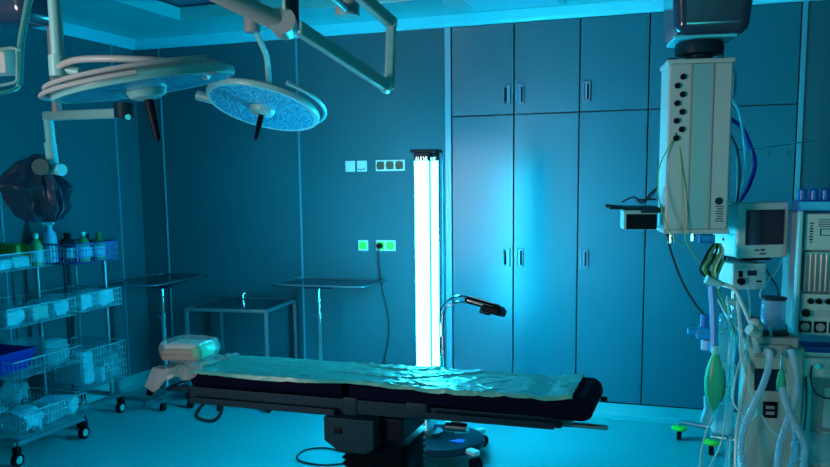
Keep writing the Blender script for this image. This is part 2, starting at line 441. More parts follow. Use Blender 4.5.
for (x0, x1, z) in ((-2.18, -1.46, 0.668), (-1.05, -0.52, 0.690)):
    for y in (YF-0.03, YB+0.03):
        m = MB(); m.box(((x0+x1)/2, y, z), (x1-x0, 0.010, 0.028), 0.003)
        for k in range(3):
            xx = x0+(x1-x0)*(0.1+0.4*k); m.box((xx, (y+(0.012 if y < 3.4 else -0.012)), z), (0.03, 0.03, 0.02), 0.003)
        m.build('side_rail', DSTEEL, t)
m = MB(); m.box((-0.40, 3.25, 0.672), (0.15, 0.035, 0.014), 0.005); m.box((-0.52, 3.25, 0.678), (0.12, 0.03, 0.03), 0.004)
m.build('foot_bar', STEEL, t)
# head end bar, trigger handle and clamps under the left end
m = MB(); m.tube([(-2.18, 3.24, 0.70), (-2.36, 3.24, 0.685), (-2.36, 3.50, 0.685), (-2.18, 3.50, 0.70)], 0.011, 8)
m.build('head_frame', DSTEEL, t)
m = MB(); m.tube(smoothpath([(-2.13, 3.2, 0.655), (-2.17, 3.2, 0.61), (-2.185, 3.2, 0.575), (-2.14, 3.2, 0.560), (-2.09, 3.2, 0.565), (-2.055, 3.2, 0.60), (-2.045, 3.2, 0.655)], 6), 0.0085, 8)
m.build('release_handle', DSTEEL, t)
MB().cyl((-2.235, 3.24, 0.70), (-2.235, 3.24, 0.62), 0.012, 10).build('clamp_pin', BLACK, t)
MB().cyl((-2.09, 3.24, 0.66), (-2.09, 3.24, 0.60), 0.008, 10).build('clamp_pin', BLACK, t)
MB().box((-1.40, 3.20, 0.69), (0.07, 0.05, 0.085), 0.01).build('joint', DSTEEL, t)
MB().box((-1.10, 3.20, 0.695), (0.10, 0.05, 0.075), 0.012).build('joint', DSTEEL, t)
# gear housing and column
CH = mat('column_housing', (0.005, 0.042, 0.06), 0.5, spec=0.1)
m = MB(); m.prism([(-1.50, 0.655), (-1.27, 0.655), (-1.27, 0.53), (-1.31, 0.505), (-1.43, 0.505), (-1.50, 0.55)], -3.26, -3.12, 0.008, M=Matrix(((1, 0, 0, 0), (0, 0, -1, 0), (0, 1, 0, 0), (0, 0, 0, 1))))
hs = m.build('gear_housing', CH, t)
MB().box((-1.43, 3.118, 0.60), (0.035, 0.006, 0.028), 0.003).build('badge', BLACK, hs)
MB().box((-1.31, 3.34, 0.60), (0.29, 0.30, 0.10), 0.01).build('top_block', BELLOW, t)
prof = []; k = 0; z = 0.13
while z < 0.55:
    prof.append((1.0 if k % 2 else 0.88, z)); z += 0.014; k += 1
m = MB(); bm = m.bm; rings = []
for s_, z in prof:
    hw, hd = 0.155*s_, 0.15*s_; r = []
    for (sx, sy) in ((1, 1), (-1, 1), (-1, -1), (1, -1)):
        for q in range(4):
            a = {(1, 1): 0, (-1, 1): PI/2, (-1, -1): PI, (1, -1): 1.5*PI}[(sx, sy)] + q*PI/6
            r.append(bm.verts.new((-1.305+sx*(hw-0.03)+0.03*math.cos(a), 3.34+sy*(hd-0.03)+0.03*math.sin(a), z)))
    rings.append(r)
for A, B in zip(rings, rings[1:]):
    for q in range(16): bm.faces.new((A[q], A[(q+1) % 16], B[(q+1) % 16], B[q]))
bm.faces.new(rings[0][::-1]); bm.faces.new(rings[-1])
m.build('bellows', BELLOW, t)
MB().box((-1.30, 3.42, 0.07), (1.05, 0.50, 0.12), 0.03).build('base', CH, t)
m = MB()
m.cyl((-1.02, 3.50, 0.52), (-1.02, 3.50, 0.655), 0.03, 20).cyl((-0.93, 3.56, 0.56), (-0.93, 3.56, 0.66), 0.018, 14).cyl((-1.05, 3.44, 0.56), (-0.95, 3.44, 0.56), 0.022, 16)
m.build('tilt_cylinder', CHROME, t)

# drape
def drape_pt(u, v):
    x = -2.38 + u*(2.38-0.455)
    # v 0 = front hem, 1 = back hem
    w = 0.46; s = v*w
    front = 0.028+0.010*noise.noise(V((x*4, 0, 3)))
    if x < -2.15: front += 0.0
    y = YF - 0.012 + (s-0.04)
    z = TZ + 0.006
    y = YF - 0.006 + max(0, s-0.022)
    if s < 0.022:
        e = (0.022-s)/0.022; y = YF - 0.006 - 0.006*e; hem = 0.016+0.010*noise.noise(V((x*5, 1.3, 0)))
        z -= hem*e
    if y > YB: z -= (y-YB)*1.4; y = YB + (y-YB)*0.35
    cr = 1-abs(noise.noise(V((x*3.2, y*7, 0.3))))*2.0
    cr2 = 1-abs(noise.noise(V((x*9+5, y*14, 1.7))))*2.0
    cr3 = 1-abs(noise.noise(V((x*22, y*30+x*9, 4.7))))*2.0
    amp = 0.55 + 0.45*max(0, 1-abs(x+1.15)/0.5)
    z += amp*(0.010*max(0, cr)**6 + 0.006*max(0, cr2)**6 + 0.0022*max(0, cr3)**4) 
    if x < -2.16:
        q = (-2.16-x)/0.31
        z -= 0.060*q**1.3 + 0.030*math.sin(v*11+q*2)*q
        y += 0.03*math.sin(q*7+v*5)*q + (0.05 if v < 0.5 else -0.05)*q
    if x > -0.56: z += 0.016*max(0, min(1, (x+0.56)/0.09))
    z += 0.004
    return V((x, y, z))
o = MB().grid(drape_pt, 300, 90).build('table_drape', DRAPE)
tag(o, 'crinkled teal plastic drape spread along the operating table', 'drape')

# linen pack under film at the head end
t = thing('linen_pack', 'film-wrapped stack of folded linen lying at the left end of the table', 'linen pack', (-2.33, 3.38, TZ))
def slab(c, d, m_, nm, jit=0.004):
    m = MB(); m.box((0, 0, 0), d, 0.016, 3)
    bmesh.ops.subdivide_edges(m.bm, edges=m.bm.edges[:], cuts=2, use_grid_fill=True)
    for v in m.bm.verts:
        r = noise.noise_vector(v.co*14+V(c)*3); v.co += r*jit
    bmesh.ops.transform(m.bm, matrix=T(c) @ Rz(0.12), verts=m.bm.verts)
    return m.build(nm, m_, t)
slab((-2.34, 3.38, TZ+0.036), (0.19, 0.18, 0.026), LINEN, 'folded_towel')
slab((-2.34, 3.38, TZ+0.060), (0.185, 0.17, 0.026), LINEN, 'folded_towel')
slab((-2.335, 3.385, TZ+0.084), (0.175, 0.16, 0.022), mat('pale_linen', (0.45, 0.62, 0.55), 0.8, bump=0.2, scale=60), 'folded_towel')
slab((-2.255, 3.38, TZ+0.060), (0.06, 0.15, 0.060), LINENG, 'green_roll')
m = MB(); m.ball((-2.325, 3.38, TZ+0.064), 1.0, (0.135, 0.125, 0.064), sub=5)
for v in m.bm.verts:
    p = v.co - V((-2.325, 3.38, TZ+0.064))
    q = V((p.x/0.135, p.y/0.125, p.z/0.064)); k = max(abs(q.x), abs(q.y), abs(q.z))
    f = 1/k*0.86 if k > 0 else 1
    f = 0.55*f + 0.45
    v.co = V((-2.325, 3.38, TZ+0.064)) + p*f*(1+0.06*noise.noise(p*30)+0.035*noise.noise(p*70))
    if v.co.z < TZ+0.012: v.co.z = TZ+0.012
m.build('clear_film', FILM, t, props={'label': 'clear crinkled film around the stack'})

# bunched clear film over the head end of the drape
def film_pt(u, v):
    x = -2.42 + 0.28*u; y = YF-0.035 + v*0.42
    q = max(0, (-2.16-x)/0.31)
    z = TZ + 0.016 - 0.035*q**1.2
    if v < 0.16: z -= (0.16-v)*0.50*(0.35+0.65*q)*(1+0.5*math.sin(u*9))
    if v > 0.9: z -= (v-0.9)*0.5
    z += 0.020*abs(noise.noise(V((x*11, y*8, 2)))) + 0.012*abs(noise.noise(V((x*27, y*22, 5)))) + 0.010*math.sin(x*40+y*9)*(1-v)*q
    return V((x, y, z))
tag(MB().grid(film_pt, 70, 80).build('film_sheet', mat('pale_film', (0.62, 0.66, 0.62), 0.22, alpha=0.62, bump=0.5, scale=26, kind='crease', coat=0.6)), 'pale crinkled film bunched over the left end of the teal drape', 'film')

# bent twin-tube arm support standing behind the table
t = thing('hand_rest', 'bent twin-tube chrome support with dark padded head rising beside the lamp', 'arm support', at(441, 410, 4.05))
Z4 = 4.1
for off in (0, 1):
    m = MB(); m.tube(path((441+off*3, 372, Z4), (440.5+off*3, 345, Z4), (440+off*3, 318, Z4), (442+off*4, 308, Z4), (449+off*4, 300-off*-4, Z4-0.02), (460, 296+off*6, Z4-0.03), (474, 298+off*6, Z4-0.04)), 0.006, 10)
    m.build('tube', CHROME, t)
c = at(441, 372, Z4); m = MB(); m.tube([c, V((c.x, c.y, 0.70)), V((c.x, YB+0.03, 0.69))], 0.010, 10)
m.build('post', CHROME, t)
MB().cyl(at(441.5, 330, Z4)-CU*0.03, at(441.5, 330, Z4)+CU*0.03, 0.013, 14).build('clamp', CHROME, t)
c = at(485, 305, Z4-0.04)
Mh = Matrix.LocRotScale(c, Matrix.Rotation(0.28, 3, 'Y').to_quaternion(), (1, 1, 1))
Mh = T(c) @ Rz(-0.05) @ Matrix.Rotation(0.24, 4, 'Y') @ Matrix.Rotation(-0.22, 4, 'X')
MB().box((0, 0, 0), (0.18, 0.13, 0.034), 0.012, 3, M=Mh).box((0.05, 0, -0.012), (0.10, 0.15, 0.042), 0.015, 3, M=Mh).build('pad', BLACK, t)
MB().box((-0.01, 0, 0.020), (0.14, 0.11, 0.006), 0.002, M=Mh).build('top_plate', STEEL, t)
MB().box((-0.01, -0.069, 0.0), (0.13, 0.006, 0.012), 0.002, M=Mh).build('edge_strip', CHROME, t)
MB().box((0.01, 0, -0.03), (0.05, 0.05, 0.03), 0.006, M=Mh).build('swivel', BLACK, t)

# cable loop on the floor left of the column
p = [onz(u, v, 0.006) for u, v in ((345, 452), (325, 448), (306, 450), (297, 457), (303, 462), (322, 465), (340, 464), (352, 462))]
tag(MB().tube(smoothpath(p, 8), 0.006, 8).build('floor_cable', CABLE), 'dark cable looped on the floor left of the bellows column', 'cable')

# ================================================================== SMALL TABLES
def casters(m, pts, r=0.03):
    for x, y in pts: m.cyl((x-0.012, y, r), (x+0.012, y, r), r, 14)
def mayo(loc, rz, w, d, zt, label, poleoff):
    t = thing('instrument_stand', label, 'instrument stand', loc, rz)
    m = MB(); m.box((0, 0, zt-0.006), (w, d, 0.006), 0.002)
    m.build('tray', TRAYS, t, world=False)
    rim = []
    for k in range(32):
        a = 2*PI*k/32; cx, cy = math.cos(a), math.sin(a)
        rx = w/2*(abs(cx)**0.25)*(1 if cx > 0 else -1); ry = d/2*(abs(cy)**0.25)*(1 if cy > 0 else -1); rim.append((rx, ry, zt))
    MB().tube(rim, 0.006, 8, closed=True).build('rim', STEEL, t, world=False)
    px, py = poleoff
    m = MB(); m.cyl((px, py, 0.60), (px, py, zt-0.045), 0.013, 14).cyl((px, py, 0.09), (px, py, 0.66), 0.019, 16)
    pl = m.build('pole', CHROME, t, world=False)
    MB().cyl((px, py, 0.65), (px, py, 0.69), 0.026, 16).cyl((px-0.05, py, 0.67), (px, py, 0.67), 0.006, 8).build('height_clamp', CHROME, pl, world=False)
    m = MB(); m.box((px, py, zt-0.04), (w*0.30, 0.06, 0.022), 0.005).box((px, py/2, zt-0.018), (w*0.55, abs(py)+0.12, 0.016), 0.004)
    m.build('tray_bracket', DSTEEL, t, world=False)
    m = MB(); m.box((px, 0, 0.075), (0.03, d*1.1, 0.03), 0.006).box((0, py-0.18, 0.075), (w*0.85, 0.03, 0.03), 0.006).box((0, py+0.18, 0.075), (w*0.85, 0.03, 0.03), 0.006)
    m.build('base', STEEL, t, world=False)
    for sx in (-1, 1):
        for sy in (-1, 1):
            x, y = sx*w*0.40, py+sy*0.18
            m = MB(); m.cyl((x-0.012, y, 0.03), (x+0.012, y, 0.03), 0.03, 14).cyl((x, y, 0.03), (x, y, 0.07), 0.006, 8)
            m.build('caster', BLACK, t, world=False)
    return t
mayo((-2.54, 5.46, 0), 0.02, 0.72, 0.44, 0.92, 'chrome instrument stand with a flat tray left of the glowing lamp', (-0.10, 0.02))
mayo((-3.86, 5.24, 0), 0.05, 0.44, 0.72, 0.93, 'dark tray instrument stand beside the shelf trolleys in the left corner', (0.10, -0.10))

t = thing('instrument_table', 'low square-tubed steel instrument table between the two tray stands', 'table', (-3.24, 5.40, 0), 0.10)
m = MB(); m.box((0, 0, 0.742), (0.62, 0.56, 0.008), 0.002)
m.build('tabletop', TRAYS, t, world=False)
m = MB()
for s_ in (-1, 1): m.box((0, s_*0.28, 0.738), (0.65, 0.024, 0.026), 0.006).box((s_*0.313, 0, 0.738), (0.024, 0.56, 0.026), 0.006)
m.build('top_frame', STEEL, t, world=False)
m = MB(); m.box((0, 0, 0.25), (0.61, 0.54, 0.012), 0.003)
m.build('shelf', STEEL, t, world=False)
for sx in (-1, 1):
    for sy in (-1, 1):
        x, y = sx*0.31, sy*0.275
        lg = MB().box((x, y, 0.405), (0.026, 0.026, 0.65), 0.005).build('leg', STEEL, t, world=False)
        MB().cyl((x-0.012, y, 0.035), (x+0.012, y, 0.035), 0.035, 14).cyl((x, y, 0.035), (x, y, 0.085), 0.008, 8).build('caster', BLACK, lg, world=False)
tag(MB().box((-3.36, 5.62, 0.751), (0.012, 0.03, 0.008), 0.002).tube([(-3.36, 5.62, 0.753), (-3.36, 5.62, 0.78), (-3.35, 5.63, 0.795)], 0.003, 6).build('table_hook', CHROME), 'tiny chrome hook at the back of the square steel table', 'hook')

# ================================================================== WIRE TROLLEYS
def wires(m, w, d, h, c, step=0.028, r=0.0016, flare=0.0):
    cx, cy, cz = c
    def P(x, y, z): 
        k = 1 + flare*(z/h if h else 0); return V((cx+x*k, cy+y*k, cz+z))
    nx = max(2, int(w/step)); ny = max(2, int(d/step)); nz = max(1, int(h/0.04))
    for i in range(nx+1):
        x = -w/2+w*i/nx
        m.tube([P(x, -d/2, h), P(x, -d/2, 0), P(x, d/2, 0), P(x, d/2, h)], r, 4)
    for j in range(ny+1):
        y = -d/2+d*j/ny
        m.tube([P(-w/2, y, h), P(-w/2, y, 0), P(w/2, y, 0), P(w/2, y, h)], r, 4)
    for k in range(nz+1):
        z = h*k/nz; rr = r*(2.4 if k == nz else 1)
        q = [P(-w/2, -d/2, z), P(w/2, -d/2, z), P(w/2, d/2, z), P(-w/2, d/2, z)]
        for a, b_ in zip(q, q[1:]+q[:1]): m.tube([a, b_], rr, 5)
DW = mat('dark_wire', (0.12, 0.10, 0.34), 0.35, metal=0.3)
def trolley(label, cx, cy, w, d, baskets, zp, post_x):
    t = thing('basket_trolley', label, 'trolley', (cx, cy, 0))
    m = MB()
    for s_ in (-1, 1): m.box((cx, cy+s_*d/2, 0.135), (w, 0.03, 0.03), 0.006).box((cx+s_*w/2, cy, 0.135), (0.03, d, 0.03), 0.006)
    m.build('base_frame', STEEL, t)
    for sx in (-1, 1):
        for sy in (-1, 1):
            x, y = cx+sx*w/2, cy+sy*d/2
            m = MB(); m.cyl((x-0.014, y, 0.040), (x+0.014, y, 0.040), 0.040, 18).box((x, y, 0.095), (0.04, 0.04, 0.04), 0.006)
            c_ = m.build('caster', BLACK, t)
            MB().cyl((x-0.016, y, 0.040), (x+0.016, y, 0.040), 0.024, 16).build('hub', TEALE, c_)
    for px, py, r in post_x:
        MB().cyl((px, py, 0.13), (px, py, zp), r, 12).build('post', DSTEEL if r < 0.010 else STEEL, t)
    for (bx, by, bw, bd, bh, bz, m_) in baskets:
        m = MB(); wires(m, bw, bd, bh, (bx, by, bz), r=0.0026 if m_ is DW else 0.0018); m.build('wire_basket', m_, t)
    return t
# rear trolley, in the corner
RXc, RYc = -4.11, 4.64
trolley('rear chrome basket trolley in the left corner, its upper basket full of bottles', RXc, RYc, 0.34, 0.40,
        [(-4.09, 4.64, 0.40, 0.40, 0.13, 1.12, DW), (-4.08, 4.64, 0.40, 0.40, 0.12, 0.80, WIRE), (-4.08, 4.64, 0.42, 0.40, 0.27, 0.27, WIRE)],
        1.22, [(-4.26, 4.84, 0.010), (-4.26, 4.46, 0.010), (-4.00, 4.83, 0.014), (-4.02, 4.46, 0.009)])
# front trolley
FXc, FYc = -3.98, 3.98
trolley('front chrome basket trolley at the left edge with packed supplies', FXc, FYc, 0.42, 0.56,
        [(-4.06, 3.96, 0.38, 0.46, 0.10, 1.14, WIRE), (-3.99, 3.98, 0.44, 0.56, 0.11, 0.82, WIRE), (-3.96, 3.98, 0.46, 0.56, 0.14, 0.17, WIRE)],
        1.18, [(-4.20, 4.20, 0.010), (-4.20, 3.72, 0.010), (-4.02, 4.22, 0.010), (-4.10, 3.72, 0.008)])

def pack(name, label, cat, c, d, m_, rz=0.0, jit=0.12, group=None, seed=0, wrap=None):
    m = MB(); m.box((0, 0, 0), d, min(d)*0.25, 2)
    bmesh.ops.subdivide_edges(m.bm, edges=m.bm.edges[:], cuts=2, use_grid_fill=True)
    for v in m.bm.verts:
        r = noise.noise_vector(v.co*16+V((seed*2.3, seed, 1))); v.co += r*min(d)*jit
    bmesh.ops.transform(m.bm, matrix=T(c) @ Rz(rz), verts=m.bm.verts)
    return tag(m.build(name, m_), label, cat, group)
def bottle(label, c, r, h, m_, capm, spray=False, cat='bottle'):
    t = thing('spray_bottle' if spray else 'bottle', label, cat, c)
    x, y, z = c
    MB().lathe([(0, 0), (r*0.95, 0), (r, 0.006), (r, h*0.62), (r*0.8, h*0.74), (r*0.36, h*0.82), (r*0.36, h*0.88), (0, h*0.88)], c, 20).build('body', m_, t)
    if spray:
        m = MB(); m.cyl((x, y, z+h*0.86), (x, y, z+h*0.93), r*0.42, 12)
        m.prism([(-0.045, 0), (-0.05, 0.016), (-0.03, 0.026), (0.03, 0.022), (0.035, 0.004), (0.01, 0)], -0.011, 0.011, 0.002, M=T(x, y, z+h*0.93) @ Rz(0.3) @ Matrix.Rotation(PI/2, 4, 'X'))
        m.tube([(x-0.022, y-0.008, z+h*0.94), (x-0.035, y-0.012, z+h*0.87)], 0.004, 6)
        m.build('spray_head', capm, t)
        MB().lathe([(r*1.01, h*0.15), (r*1.01, h*0.52)], c, 20).build('paper_label', PAPER, t)
    else:
        MB().lathe([(0, h*0.86), (r*0.45, h*0.86), (r*0.45, h), (0, h)], c, 16).build('cap', capm, t)
        MB().lathe([(r*1.01, h*0.12), (r*1.01, h*0.50)], c, 20).build('paper_label', PAPER, t)
    return t
SPB = mat('pale_blue_bottle', (0.25, 0.65, 0.95), 0.3)
GBT = mat('green_bottle', (0.03, 0.36, 0.14), 0.3)
# upper basket of the rear trolley
bottle('pale blue spray bottle standing tallest at the front of the rear trolley', (-4.16, 4.50, 1.125), 0.045, 0.27, SPB, WHITEP, True)
bottle('small white-labelled green bottle at the right end of the upper basket', (-3.97, 4.60, 1.125), 0.036, 0.20, GBT, WHITEP)
bottle('dark round bottle next to the spray bottle in the upper basket', (-4.16, 4.66, 1.125), 0.050, 0.19, BLACK, BLACK)
bottle('dark bottle with a pale label in the middle of the upper basket', (-4.06, 4.56, 1.125), 0.042, 0.19, DSTEEL, BLACK)
bottle('short dark bottle beside the green-capped bottle', (-4.03, 4.70, 1.125), 0.042, 0.18, BLACK, BLACK)
bottle('plain green bottle behind the white-labelled green one', (-3.96, 4.74, 1.125), 0.038, 0.19, GREEN, GREEN)
pack('carton', 'olive green carton standing in the upper basket left of the spray bottle', 'box', (-4.235, 4.50, 1.22), (0.06, 0.11, 0.15), OLIVE, 0.1, 0.03)
bottle('green and white bottle standing at the end of the front trolley top', (-3.93, 4.13, 1.143), 0.036, 0.20, GBT, WHITEP)
pack('carton', 'green carton on the front trolley top behind the white packs', 'box', (-4.10, 4.10, 1.215), (0.20, 0.13, 0.14), OLIVE, 0.05, 0.03, seed=2)
pack('supply_bag', 'upright white supply bag on the front trolley top', 'bag', (-4.16, 3.95, 1.24), (0.13, 0.07, 0.18), PAPER, 0.2, 0.2, seed=3)
pack('supply_pack', 'small white pack at the left edge on the front trolley', 'pack', (-4.17, 3.80, 1.18), (0.12, 0.10, 0.07), PAPER, 0.3, 0.2, seed=4)
pack('supply_pack', 'printed white pack in the top basket, left one with a dark label', 'pack', (-3.98, 3.82, 1.178), (0.18, 0.14, 0.065), PAPER, 0.1, 0.1, seed=5)
tag(MB().box((-3.98, 3.744, 1.178), (0.09, 0.004, 0.035)).build('printed_label', DSTEEL), 'dark printed label facing out of the top basket of the front trolley', 'label')
pack('supply_pack', 'white pack at the right end of the front trolley top basket', 'pack', (-3.99, 3.99, 1.182), (0.17, 0.13, 0.07), PAPER, -0.1, 0.1, seed=6)
for i, (c, d, lab, mm) in enumerate((
    ((-4.08, 3.80, 0.865), (0.20, 0.14, 0.08), 'clear pack at the left end of the front trolley middle basket', CLEAR),
    ((-3.88, 3.80, 0.868), (0.16, 0.14, 0.09), 'white pack at the near corner of the front trolley middle basket', PAPER),
    ((-4.06, 3.99, 0.870), (0.22, 0.15, 0.09), 'clear pack in the middle of the front trolley middle basket', CLEAR),
    ((-3.87, 3.99, 0.872), (0.15, 0.16, 0.09), 'pale teal pack in the middle of the front trolley middle basket', TEALE),
    ((-3.92, 4.16, 0.875), (0.24, 0.13, 0.09), 'white pack at the far right of the front trolley middle basket', PAPER))):
    pack('supply_pack', lab, 'pack', c, d, mm, 0.05*i, 0.22, seed=10+i)
for i, (c, d, lab, mm) in enumerate((
    ((-4.20, 4.54, 0.855), (0.14, 0.15, 0.09), 'pale pack at the left of the rear trolley middle basket', PAPER),
    ((-4.05, 4.54, 0.860), (0.13, 0.15, 0.10), 'pale pack in the middle of the rear trolley middle basket', CLEAR),
    ((-3.94, 4.52, 0.860), (0.08, 0.12, 0.10), 'bright white pack at the right corner of the rear trolley middle basket', PAPER),
    ((-4.02, 4.73, 0.865), (0.22, 0.17, 0.11), 'white pack at the back of the rear trolley middle basket', PAPER))):
    pack('supply_pack', lab, 'pack', c, d, mm, 0.04*i, 0.16, seed=20+i)
for i, (c, d, lab, mm) in enumerate((
    ((-4.06, 3.82, 0.250), (0.22, 0.18, 0.13), 'crumpled clear pack at the left of the lowest front basket', CLEAR),
    ((-3.84, 3.83, 0.245), (0.19, 0.18, 0.12), 'crumpled pale pack at the near right of the lowest front basket', PAPER),
    ((-3.86, 4.03, 0.250), (0.20, 0.19, 0.13), 'crumpled clear pack in the middle of the lowest front basket', CLEAR),
    ((-3.88, 4.19, 0.245), (0.22, 0.11, 0.12), 'crumpled pale pack at the far end of the lowest front basket', PAPER),
    ((-4.10, 4.02, 0.340), (0.16, 0.16, 0.12), 'pointed clear film pack sticking up over the lowest front basket', CLEAR))):
    pack('supply_pack', lab, 'pack', c, d, mm, 0.1*i, 0.28, seed=30+i)
# low basket of the rear trolley
pack('supply_box', 'bright white carton filling the near end of the rear low basket', 'box', (-4.02, 4.51, 0.405), (0.22, 0.12, 0.24), PAPER, 0.0, 0.03, seed=41)
pack('supply_bag', 'clear bag of supplies at the right of the rear low basket', 'bag', (-3.98, 4.73, 0.37), (0.18, 0.18, 0.18), CLEAR, 0.0, 0.3, seed=42)
pack('supply_pack', 'flat white pack lying against the clear rear bag', 'pack', (-3.94, 4.62, 0.335), (0.10, 0.05, 0.10), PAPER, 0.1, 0.2, seed=43)
pack('supply_pack', 'pale pack at the wall side of the rear low basket', 'pack', (-4.21, 4.60, 0.34), (0.12, 0.22, 0.12), CLEAR, 0.0, 0.2, seed=44)
# navy tray across the front trolley
c = V((-4.00, 3.80, 0.535))
t = thing('plastic_tray', 'dark navy blue plastic tray on the front trolley', 'tray', c)
m = MB(); bm = m.bm
def ring(w, d, z): return [bm.verts.new((c.x+sx*w/2, c.y+sy*d/2, c.z+z)) for sx, sy in ((-1, -1), (1, -1), (1, 1), (-1, 1))]
r0, r1, r2, r3 = ring(0.28, 0.22, 0), ring(0.38, 0.30, 0.13), ring(0.37, 0.29, 0.13), ring(0.27, 0.21, 0.006)
for A, B in ((r0, r1), (r1, r2), (r2, r3)):
    for k in range(4): bm.faces.new((A[k], A[(k+1) % 4], B[(k+1) % 4], B[k]))
bm.faces.new(r0[::-1]); bm.faces.new(r3)
m.build('tray_body', NAVY, t)
m = MB(); q = [(c.x+sx*0.19, c.y+sy*0.15, c.z+0.13) for sx, sy in ((-1, -1), (1, -1), (1, 1), (-1, 1))]
for a, b_ in zip(q, q[1:]+q[:1]): m.tube([a, b_], 0.005, 6)
m.build('rim', NAVY, t)
m = MB(); wires(m, 0.46, 0.56, 0.10, (-3.98, 3.98, 0.52), step=0.035)
m.build('wire_basket', WIRE, bpy.data.objects['basket_trolley.001'])
pack('supply_pack', 'wide clear film pack beside the navy tray', 'pack', (-3.95, 4.11, 0.605), (0.34, 0.22, 0.15), CLEAR, 0.0, 0.15, seed=50)

# ================================================================== SURGICAL LIGHT
def head_matrix(center, n_cam, spin=0.0):
    n = (CR*n_cam[0] + CU*n_cam[1] - CF*n_cam[2]).normalized()
    z = -n; x = (CR - z*CR.dot(z)).normalized(); y = z.cross(x)
    M = Matrix(((x.x, y.x, z.x, center.x), (x.y, y.y, z.y, center.y), (x.z, y.z, z.z, center.z), (0, 0, 0, 1)))
    return M @ Rz(spin)
def lamp_head(label, M, R=0.29, cover=GREYE):
    t = thing('surgical_light', label, 'surgical light', M=M)
    def bd(m, nm, mt, par=None): return m.build(nm, mt, par or t, world=False)
    bd(MB().lathe([(0, 0.075), (R*0.25, 0.075), (R*0.5, 0.065), (R*0.85, 0.045), (R*0.97, 0.03), (R, 0.012), (R, 0.0), (R*0.96, -0.004), (R*0.94, 0.0), (0, 0.002)], n=64), 'housing', cover)
    bd(MB().lathe([(R*0.955, -0.004), (R*1.0, -0.004), (R*1.02, 0.006), (R*1.02, 0.018), (R*0.99, 0.026), (R*0.955, 0.0)], n=64), 'rim', TEALE)
    bd(MB().lathe([(0, -0.010), (R*0.6, -0.009), (R*0.93, -0.004), (R*0.95, 0.001), (0, 0.001)], n=64), 'lens', LEN)
    cap = bd(MB().lathe([(0, -0.040), (R*0.12, -0.040), (R*0.20, -0.030), (R*0.23, -0.010), (R*0.23, 0.0), (0, 0)], n=32), 'centre_cap', TEALE)
    bd(MB().tube([(0, 0, -0.035), (0, 0, -0.06), (0, 0, -0.17), (0, 0, -0.175)], [0.013, 0.016, 0.011, 0.007], 14), 'handle', BLACK, t)
    return t
H2 = at(263, 108, 4.3)
M2 = head_matrix(H2, (-0.17, -0.93, 0.17))
h2 = lamp_head('smaller round surgical light head with bright blue lens facing the room', M2)
m = MB(); m.tube([M2 @ V((0.30*math.cos(a)*1.06, 0.30*math.sin(a)*1.06, 0.045)) for a in [math.radians(k) for k in range(-60, 121, 10)]], 0.011, 8)
m.build('grip_rail', TEALE, h2)
MB().cyl(M2 @ V((-0.28, 0.05, 0.02)), M2 @ V((-0.37, 0.06, 0.03)), 0.026, 16).build('pivot', TEALE, h2)
MB().cyl(M2 @ V((0, 0, 0.07)), M2 @ V((0, 0, 0.10)), 0.05, 20).build('hub', TEALE, h2)
H1 = at(146, 87, 2.7)
M1 = head_matrix(H1, (0.17, -0.97, -0.19))
h1 = lamp_head('larger nearer surgical light head seen almost edge-on, upper left', M1, R=0.285)
for z, rr, lo, hi, r_ in ((0.016, 0.318, 140, 290, 0.0075), (0.038, 0.302, 110, 330, 0.0075)):
    m = MB(); m.tube([M1 @ V((rr*math.cos(a), rr*math.sin(a), z)) for a in [math.radians(k) for k in range(lo, hi+1, 8)]], r_, 8)
    m.build('grip_rail', GREYE, h1)
m = MB(); m.tube(path((57, 68, 2.62), (66, 63, 2.56), (80, 59.5, 2.5), (110, 58.5, 2.46), (150, 60, 2.46), (185, 62.5, 2.52), (204, 66, 2.6)), 0.0105, 12)
m.tube([at(204, 66, 2.6), at(206, 76, 2.66)], 0.016, 10)
m.build('yoke', GREYE, h1)
MB().cyl(at(192, 66, 2.55), at(213, 68, 2.58), 0.022, 16).build('pivot', GREYE, h1)

def up_to(p, z=ZT+0.10): return V((p.x, p.y, z))
# post carrying the nearer head
t = thing('ceiling_boom', 'thick pale vertical tube carrying the nearer surgical light head', 'light arm', at(58, 64, 2.62))
a = at(58.5, 62, 2.62)
MB().cyl(a, up_to(a), 0.0205, 20).build('tube', TEALE, t)
MB().cyl(a-V((0, 0, 0.045)), a+V((0, 0, 0.02)), 0.030, 20).cyl(a-V((0, 0, 0.015)), at(80, 72, 2.62), 0.017, 12).build('joint', TEALE, t)
# big grey spring arm to the central joint, then teal arms on to the elbow
t = thing('ceiling_boom', 'thick warm-grey spring arm slanting down to the round central joint', 'light arm', at(283, 27, 2.4))
J = at(284, 24, 2.4)
s0 = at(130, -52, 2.15)
m = MB(); m.tube([s0, at(215, -7, 2.28), J], [0.022, 0.025, 0.029], 16); m.build('arm', GREYE, t)
m = MB(); m.cyl(J-CF*0.035, J+CF*0.03, 0.038, 28); m.build('joint', GREYE, t)
MB().cyl(s0-V((0, 0, 0.05)), up_to(s0), 0.035, 20).build('ceiling_post', GREYE, t)
P2 = at(291, 30, 2.42)
MB().cyl(at(293, 30, 2.45), up_to(at(293, 30, 2.45)), 0.019, 18).build('upright', DSTEEL, t)
MB().cyl(at(284.5, 10, 2.36), up_to(at(284.5, 10, 2.36)), 0.005, 8).build('cable_rod', ENAMEL, t)
t = thing('ceiling_boom', 'teal arm bending at an elbow in front of the upper back wall', 'light arm', at(388, 90, 3.0))
A = at(297, 27, 2.5); E1 = at(386, 86, 3.0); E2 = at(391.5, 23, 3.05); A3 = at(352, -12, 2.85)
